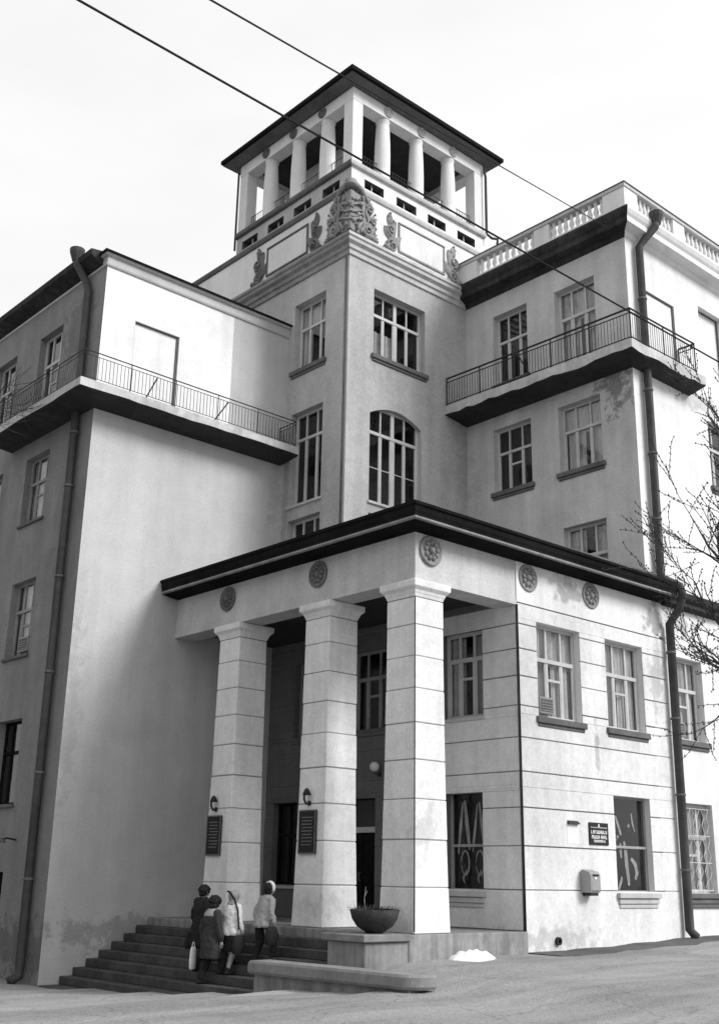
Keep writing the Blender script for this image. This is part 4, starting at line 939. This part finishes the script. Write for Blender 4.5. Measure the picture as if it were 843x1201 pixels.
folds = bpy.data.textures.new('folds', 'CLOUDS'); folds.noise_scale = .17; tuft = bpy.data.textures.new('tufts', 'CLOUDS'); tuft.noise_scale = .045
def fuse(o, vox, sm=4, tex=None, amt=.03):
    md = o.modifiers.new('Remesh', 'REMESH'); md.mode = 'VOXEL'; md.voxel_size = vox; md.use_smooth_shade = True
    if sm: k = o.modifiers.new('Smooth', 'SMOOTH'); k.factor = .5; k.iterations = sm
    if tex: d = o.modifiers.new('Displace', 'DISPLACE'); d.texture = tex; d.strength = amt; d.texture_coords = 'LOCAL'
    return o
def person(loc, yaw, h, label, top, bottom, kind, hair, lean=.05, lift=.19, arms=(.0, .0), collar=None, hood=None, band=None, step_leg=1, shoes='cloth_black'):
    """local axes: x forward, y left, metres for a 1.72 m figure, scaled to h"""
    o = empty('person', loc); o.rotation_euler = (0, 0, yaw); k = h/1.72; o.scale = (k*1.16, k*1.18, k); tag(o, label, 'person', 'people climbing the steps')
    b = MB(); J = {}
    fwd = lambda z: lean*max(0, z-.9)/.6
    for s_ in (1, -1):
        up = s_ == step_leg
        hip = Vector((0, .09*s_, .90)); 
        if up: kn = Vector((.24, .10*s_, .64+.03)); an = Vector((.20, .10*s_, .09+lift))
        else: kn = Vector((.03, .09*s_, .49)); an = Vector((-.10, .09*s_, .09))
        J['hip', s_], J['knee', s_], J['ank', s_] = hip, kn, an
        capsule(b, hip, kn, .083, .056); capsule(b, kn, kn.lerp(an, .35), .055, .054); capsule(b, kn.lerp(an, .35), an, .054, .037)
        capsule(b, an+Vector((-.03, 0, -.05)), an+Vector((.13, 0, -.055)), .036, .03)
        sh = Vector((fwd(1.4), .175*s_, 1.39)); sw = arms[0 if s_ == 1 else 1]
        el_ = Vector((fwd(1.1)+sw*.5-.03, .235*s_, 1.10)); wr = Vector((fwd(.9)+sw+.04, .225*s_, .86))
        J['sh', s_], J['el', s_], J['wr', s_] = sh, el_, wr
        capsule(b, sh, el_, .052, .040); capsule(b, el_, wr, .040, .027)
        hd = Vector((wr.x+.012, wr.y, wr.z-.075)); capsule(b, wr, hd, .027, .034)
        for f in range(4):
            p = hd+Vector((.028-.019*f, 0, -.02)); ln = (.062, .07, .066, .052)[f]; mid_ = p+Vector((.004, -.006*s_, -ln*.55)); capsule(b, p, mid_, .0095, .009, 6); capsule(b, mid_, mid_+Vector((.004, -.018*s_, -ln*.42)), .009, .0075, 6)
        capsule(b, wr+Vector((.03, 0, -.04)), wr+Vector((.055, -.012*s_, -.095)), .011, .009, 6)
    loft(b, [(0, 0, .84, .07, .11), (0, 0, .90, .10, .16), (fwd(1.05), 0, 1.05, .085, .135), (fwd(1.2), 0, 1.2, .10, .155), (fwd(1.34), 0, 1.34, .10, .17), (fwd(1.42), 0, 1.42, .075, .13), (fwd(1.47), 0, 1.47, .05, .055)])
    capsule(b, (fwd(1.43), 0, 1.43), (fwd(1.55)+.01, 0, 1.55), .052, .05)
    hx = fwd(1.6)+.02
    b.ball((hx, 0, 1.615), (.092, .075, .108), 14, 10); b.ball((hx+.03, 0, 1.56), (.06, .055, .06), 10, 8); capsule(b, (hx+.088, 0, 1.625), (hx+.103, 0, 1.60), .010, .015, 6)
    for s_ in (1, -1): b.ball((hx-.005, .078*s_, 1.61), (.022, .012, .032), 8, 6)
    for s_ in (1, -1): b.ball((hx+.08, .03*s_, 1.63), .012, 6, 5)
    b.ball((hx+.088, 0, 1.57), (.010, .022, .008), 6, 5)
    body = fuse(b.build('body', 'skin', o), .010, 2)
    # hair
    m = MB()
    if hair == 'short': m.ball((hx-.022, 0, 1.645), (.115, .108, .112), 14, 10); m.ball((hx-.05, 0, 1.58), (.075, .098, .085), 12, 8)
    else: m.ball((hx-.02, 0, 1.64), (.125, .12, .118), 14, 10); m.ball((hx-.05, 0, 1.54), (.085, .118, .12), 12, 8); 
    hm = 'hair' if not hood else hood
    if hood:
        m = MB(); m.ball((hx-.02, 0, 1.635), (.118, .108, .118), 14, 10); m.ball((hx-.03, 0, 1.53), (.085, .09, .10), 12, 8); m.ball((hx-.07, 0, 1.46), (.06, .11, .05), 10, 7)
    fuse(m.build('hood' if hood else 'hair', hm, o), .011, 2, tuft if not hood else folds, .05 if not hood else .03)
    if band: MB().tube([(hx-.005, .122*math.cos(t), 1.635+.128*math.sin(t)) for t in [-.5+i*(math.pi+1)/18 for i in range(19)]], [.026+.012*math.sin(math.pi*i/18) for i in range(19)], 8).build('headband', band, o, smooth=True)
    # jacket / coat
    c = MB()
    for s_ in (1, -1):
        capsule(c, J['sh', s_]+Vector((0, -.02*s_, 0)), J['el', s_], .078, .064); capsule(c, J['el', s_], J['wr', s_].lerp(J['el', s_], .08), .064, .05)
    f = fwd
    if kind == 'coat': loft(c, [(.05, 0, .50, .19, .25), (.04, 0, .62, .18, .235), (.0, 0, .85, .15, .205), (f(1.05), 0, 1.05, .125, .175), (f(1.22), 0, 1.22, .135, .195), (f(1.34), 0, 1.34, .13, .20), (f(1.43), 0, 1.43, .095, .15), (f(1.48), 0, 1.49, .065, .075)])
    elif kind == 'jacket': loft(c, [(.0, 0, .80, .145, .195), (.0, 0, .84, .16, .215), (f(1.0), 0, 1.0, .145, .20), (f(1.2), 0, 1.2, .145, .205), (f(1.34), 0, 1.34, .135, .205), (f(1.43), 0, 1.43, .095, .155), (f(1.48), 0, 1.49, .07, .08)])
    fuse(c.build('coat' if kind == 'coat' else 'jacket', top, o), .013, 4, folds, .07)
    # trousers or skirt
    t = MB()
    if bottom[0] == 'skirt': loft(t, [(.06, 0, .47, .17, .20), (.04, 0, .62, .155, .19), (0, 0, .88, .13, .175), (0, 0, .96, .11, .155)])
    else:
        for s_ in (1, -1): capsule(t, J['hip', s_], J['knee', s_], .10, .08); capsule(t, J['knee', s_], J['ank', s_]+Vector((0, 0, .03)), .078, .064)
        loft(t, [(0, 0, .82, .11, .16), (0, 0, .90, .125, .175), (0, 0, .98, .11, .155)])
    fuse(t.build(bottom[0], bottom[1], o), .013, 4, folds, .05)
    for s_ in (1, -1):
        a = J['ank', s_]; q = MB(); capsule(q, a+Vector((0, 0, .03)), a+Vector((-.01, 0, -.02)), .048, .05); capsule(q, a+Vector((-.035, 0, -.045)), a+Vector((.14, 0, -.05)), .045, .038); fuse(q.build('shoe', shoes, o), .01, 2)
    if collar:
        q = MB(); loft(q, [(f(1.33)-.035, 0, 1.33, .12, .17), (f(1.38)-.02, 0, 1.38, .125, .19), (f(1.43)-.01, 0, 1.44, .11, .15), (f(1.5), 0, 1.51, .075, .085)]); fuse(q.build('scarf', collar, o), .012, 3)
    return o, J, k
def bag(loc, yaw, w_, hgt, dep, mat, label, handle=.16):
    o = empty('carried_bag', loc); o.rotation_euler = (0, 0, yaw); tag(o, label, 'bag')
    m = MB(); loft(m, [(0, 0, -hgt, w_*.42, dep*.42), (0, 0, -hgt+.02, w_*.5, dep*.5), (0, 0, -hgt*.6, w_*.54, dep*.56), (0, 0, -hgt*.2, w_*.48, dep*.45), (0, 0, -.0, w_*.42, dep*.2)], 16); m.build('bag_body', mat, o, smooth=True)
    q = MB(); q.tube([(-w_*.25, 0, -.02), (-w_*.16, 0, handle*.7), (0, 0, handle), (w_*.16, 0, handle*.7), (w_*.25, 0, -.02)], .009, 6); q.build('handle', mat, o); return o
def stepz(x): return .1-.19*max(0, math.ceil((-.27-x)/.34)) if x > -2.67 else gz(x, 5)
def on_step(i): return -.27-.34*i+.17+.02, .1-.19*i      # centre x and height of the i-th tread below the landing

x, z = on_step(5)
p1, J1, k1 = person((x, 4.98, z), 0, 1.78, 'dark-haired person in a long black coat climbing beside the pale gable wall', 'cloth_black', ('trousers', 'cloth_black'), 'coat', 'short', arms=(.05, -.05), step_leg=1)
bag((x-.03, 4.98+.24, z+.78), 0, .34, .34, .16, 'cloth_black', 'black shoulder bag hanging from the hand of the person in the long black coat')
x, z = on_step(6)
p2, J2, k2 = person((x, 4.08, z), -.1, 1.76, 'dark-haired person in a dark coat with a pale scarf across the shoulders', 'cloth_dark', ('trousers', 'cloth_black'), 'coat', 'long', arms=(-.06, .06), collar='cloth_grey', step_leg=-1)
bag((x-.06, 4.08+.52, z+.72), .4, .20, .46, .10, 'cloth_white', 'slim white carrier bag held out on the side nearest the gable wall', .1)
x, z = on_step(5)
p3, J3, k3 = person((x, 3.84, z), .1, 1.68, 'person in a short white jacket and dark skirt climbing with a dark handbag', 'cloth_white', ('skirt', 'cloth_black'), 'jacket', 'long', arms=(.02, .05), step_leg=1, hood='box')
bag((x-.02, 3.84-.36, z+.80), .2, .34, .36, .17, 'cloth_black', 'dark handbag hanging beside the person in the white jacket')
m = MB(); m.tube([(x-.10, 3.86, z+1.69), (x-.11, 3.76, z+1.67), (x-.07, 3.62, z+1.52), (x-.05, 3.52, z+1.3), (x-.03, 3.48, z+.92)], [.02, .024, .022, .02, .018], 7)
tag(m.build('bag_strap', 'cloth_black', smooth=True), 'long dark strap looping from the head of the white-jacketed person down to the handbag', 'strap')
x, z = on_step(4)
p4, J4, k4 = person((x, 3.16, z), -.05, 1.66, 'person in a light grey jacket with a white headband climbing near the middle pillar', 'cloth_grey', ('trousers', 'cloth_black'), 'jacket', 'short', lean=.12, arms=(.0, .06), band='cloth_white', step_leg=-1)
bag((x+.02, 3.16-.32, z+.80), .1, .32, .36, .16, 'cloth_black', 'dark bag held by the person in the light grey jacket')

# ------------------------------------------------------------------ unseen house added across the side street to shade the lower left
NH = empty('added_shade_house', (-24, 20, -1.4)); tag(NH, 'unseen plaster house added across the side street to shade the left wing', 'house')
nh = Wall('v', 0, -18, 22, -1, 17, 'mid'); m = MB(); m.box(-12, 0, -18, 22, -1, 17); m.build('wall', 'grey', NH)
m = MB(); m.v = [(-12.5, -18.5, 17), (.5, -18.5, 17), (.5, 22.5, 17), (-12.5, 22.5, 17), (-6, -12, 20.5), (-6, 16, 20.5)]; m.f = [(3,2,1,0), (0,1,4), (1,2,5,4), (2,3,5), (3,0,4,5)]; m.build('added_house_roof', 'metal', NH)
w0 = p0 = None
for j in range(11):
    for f_ in range(4):
        loc = (.02, -15.5+3.4*j, 1.3+4*f_)
        if w0 is None:
            m = MB(); m.box(0, .06, -.75, -.66, 0, 2.1); m.box(0, .06, .66, .75, 0, 2.1); m.box(0, .06, -.66, .66, 0, .09); m.box(0, .06, -.66, .66, 2.01, 2.1); m.box(0, .05, -.03, .03, .09, 2.01); m.box(0, .055, -.66, .66, 1.35, 1.42)
            w0 = m.build('window', 'frame', NH); w0.location = loc; p0 = MB().box(.004, .012, -.65, .65, .1, 2.0).build('pane', 'black', w0)  # windows of the added shade house
        else: share(p0, 'pane', share(w0, 'window', NH, loc))
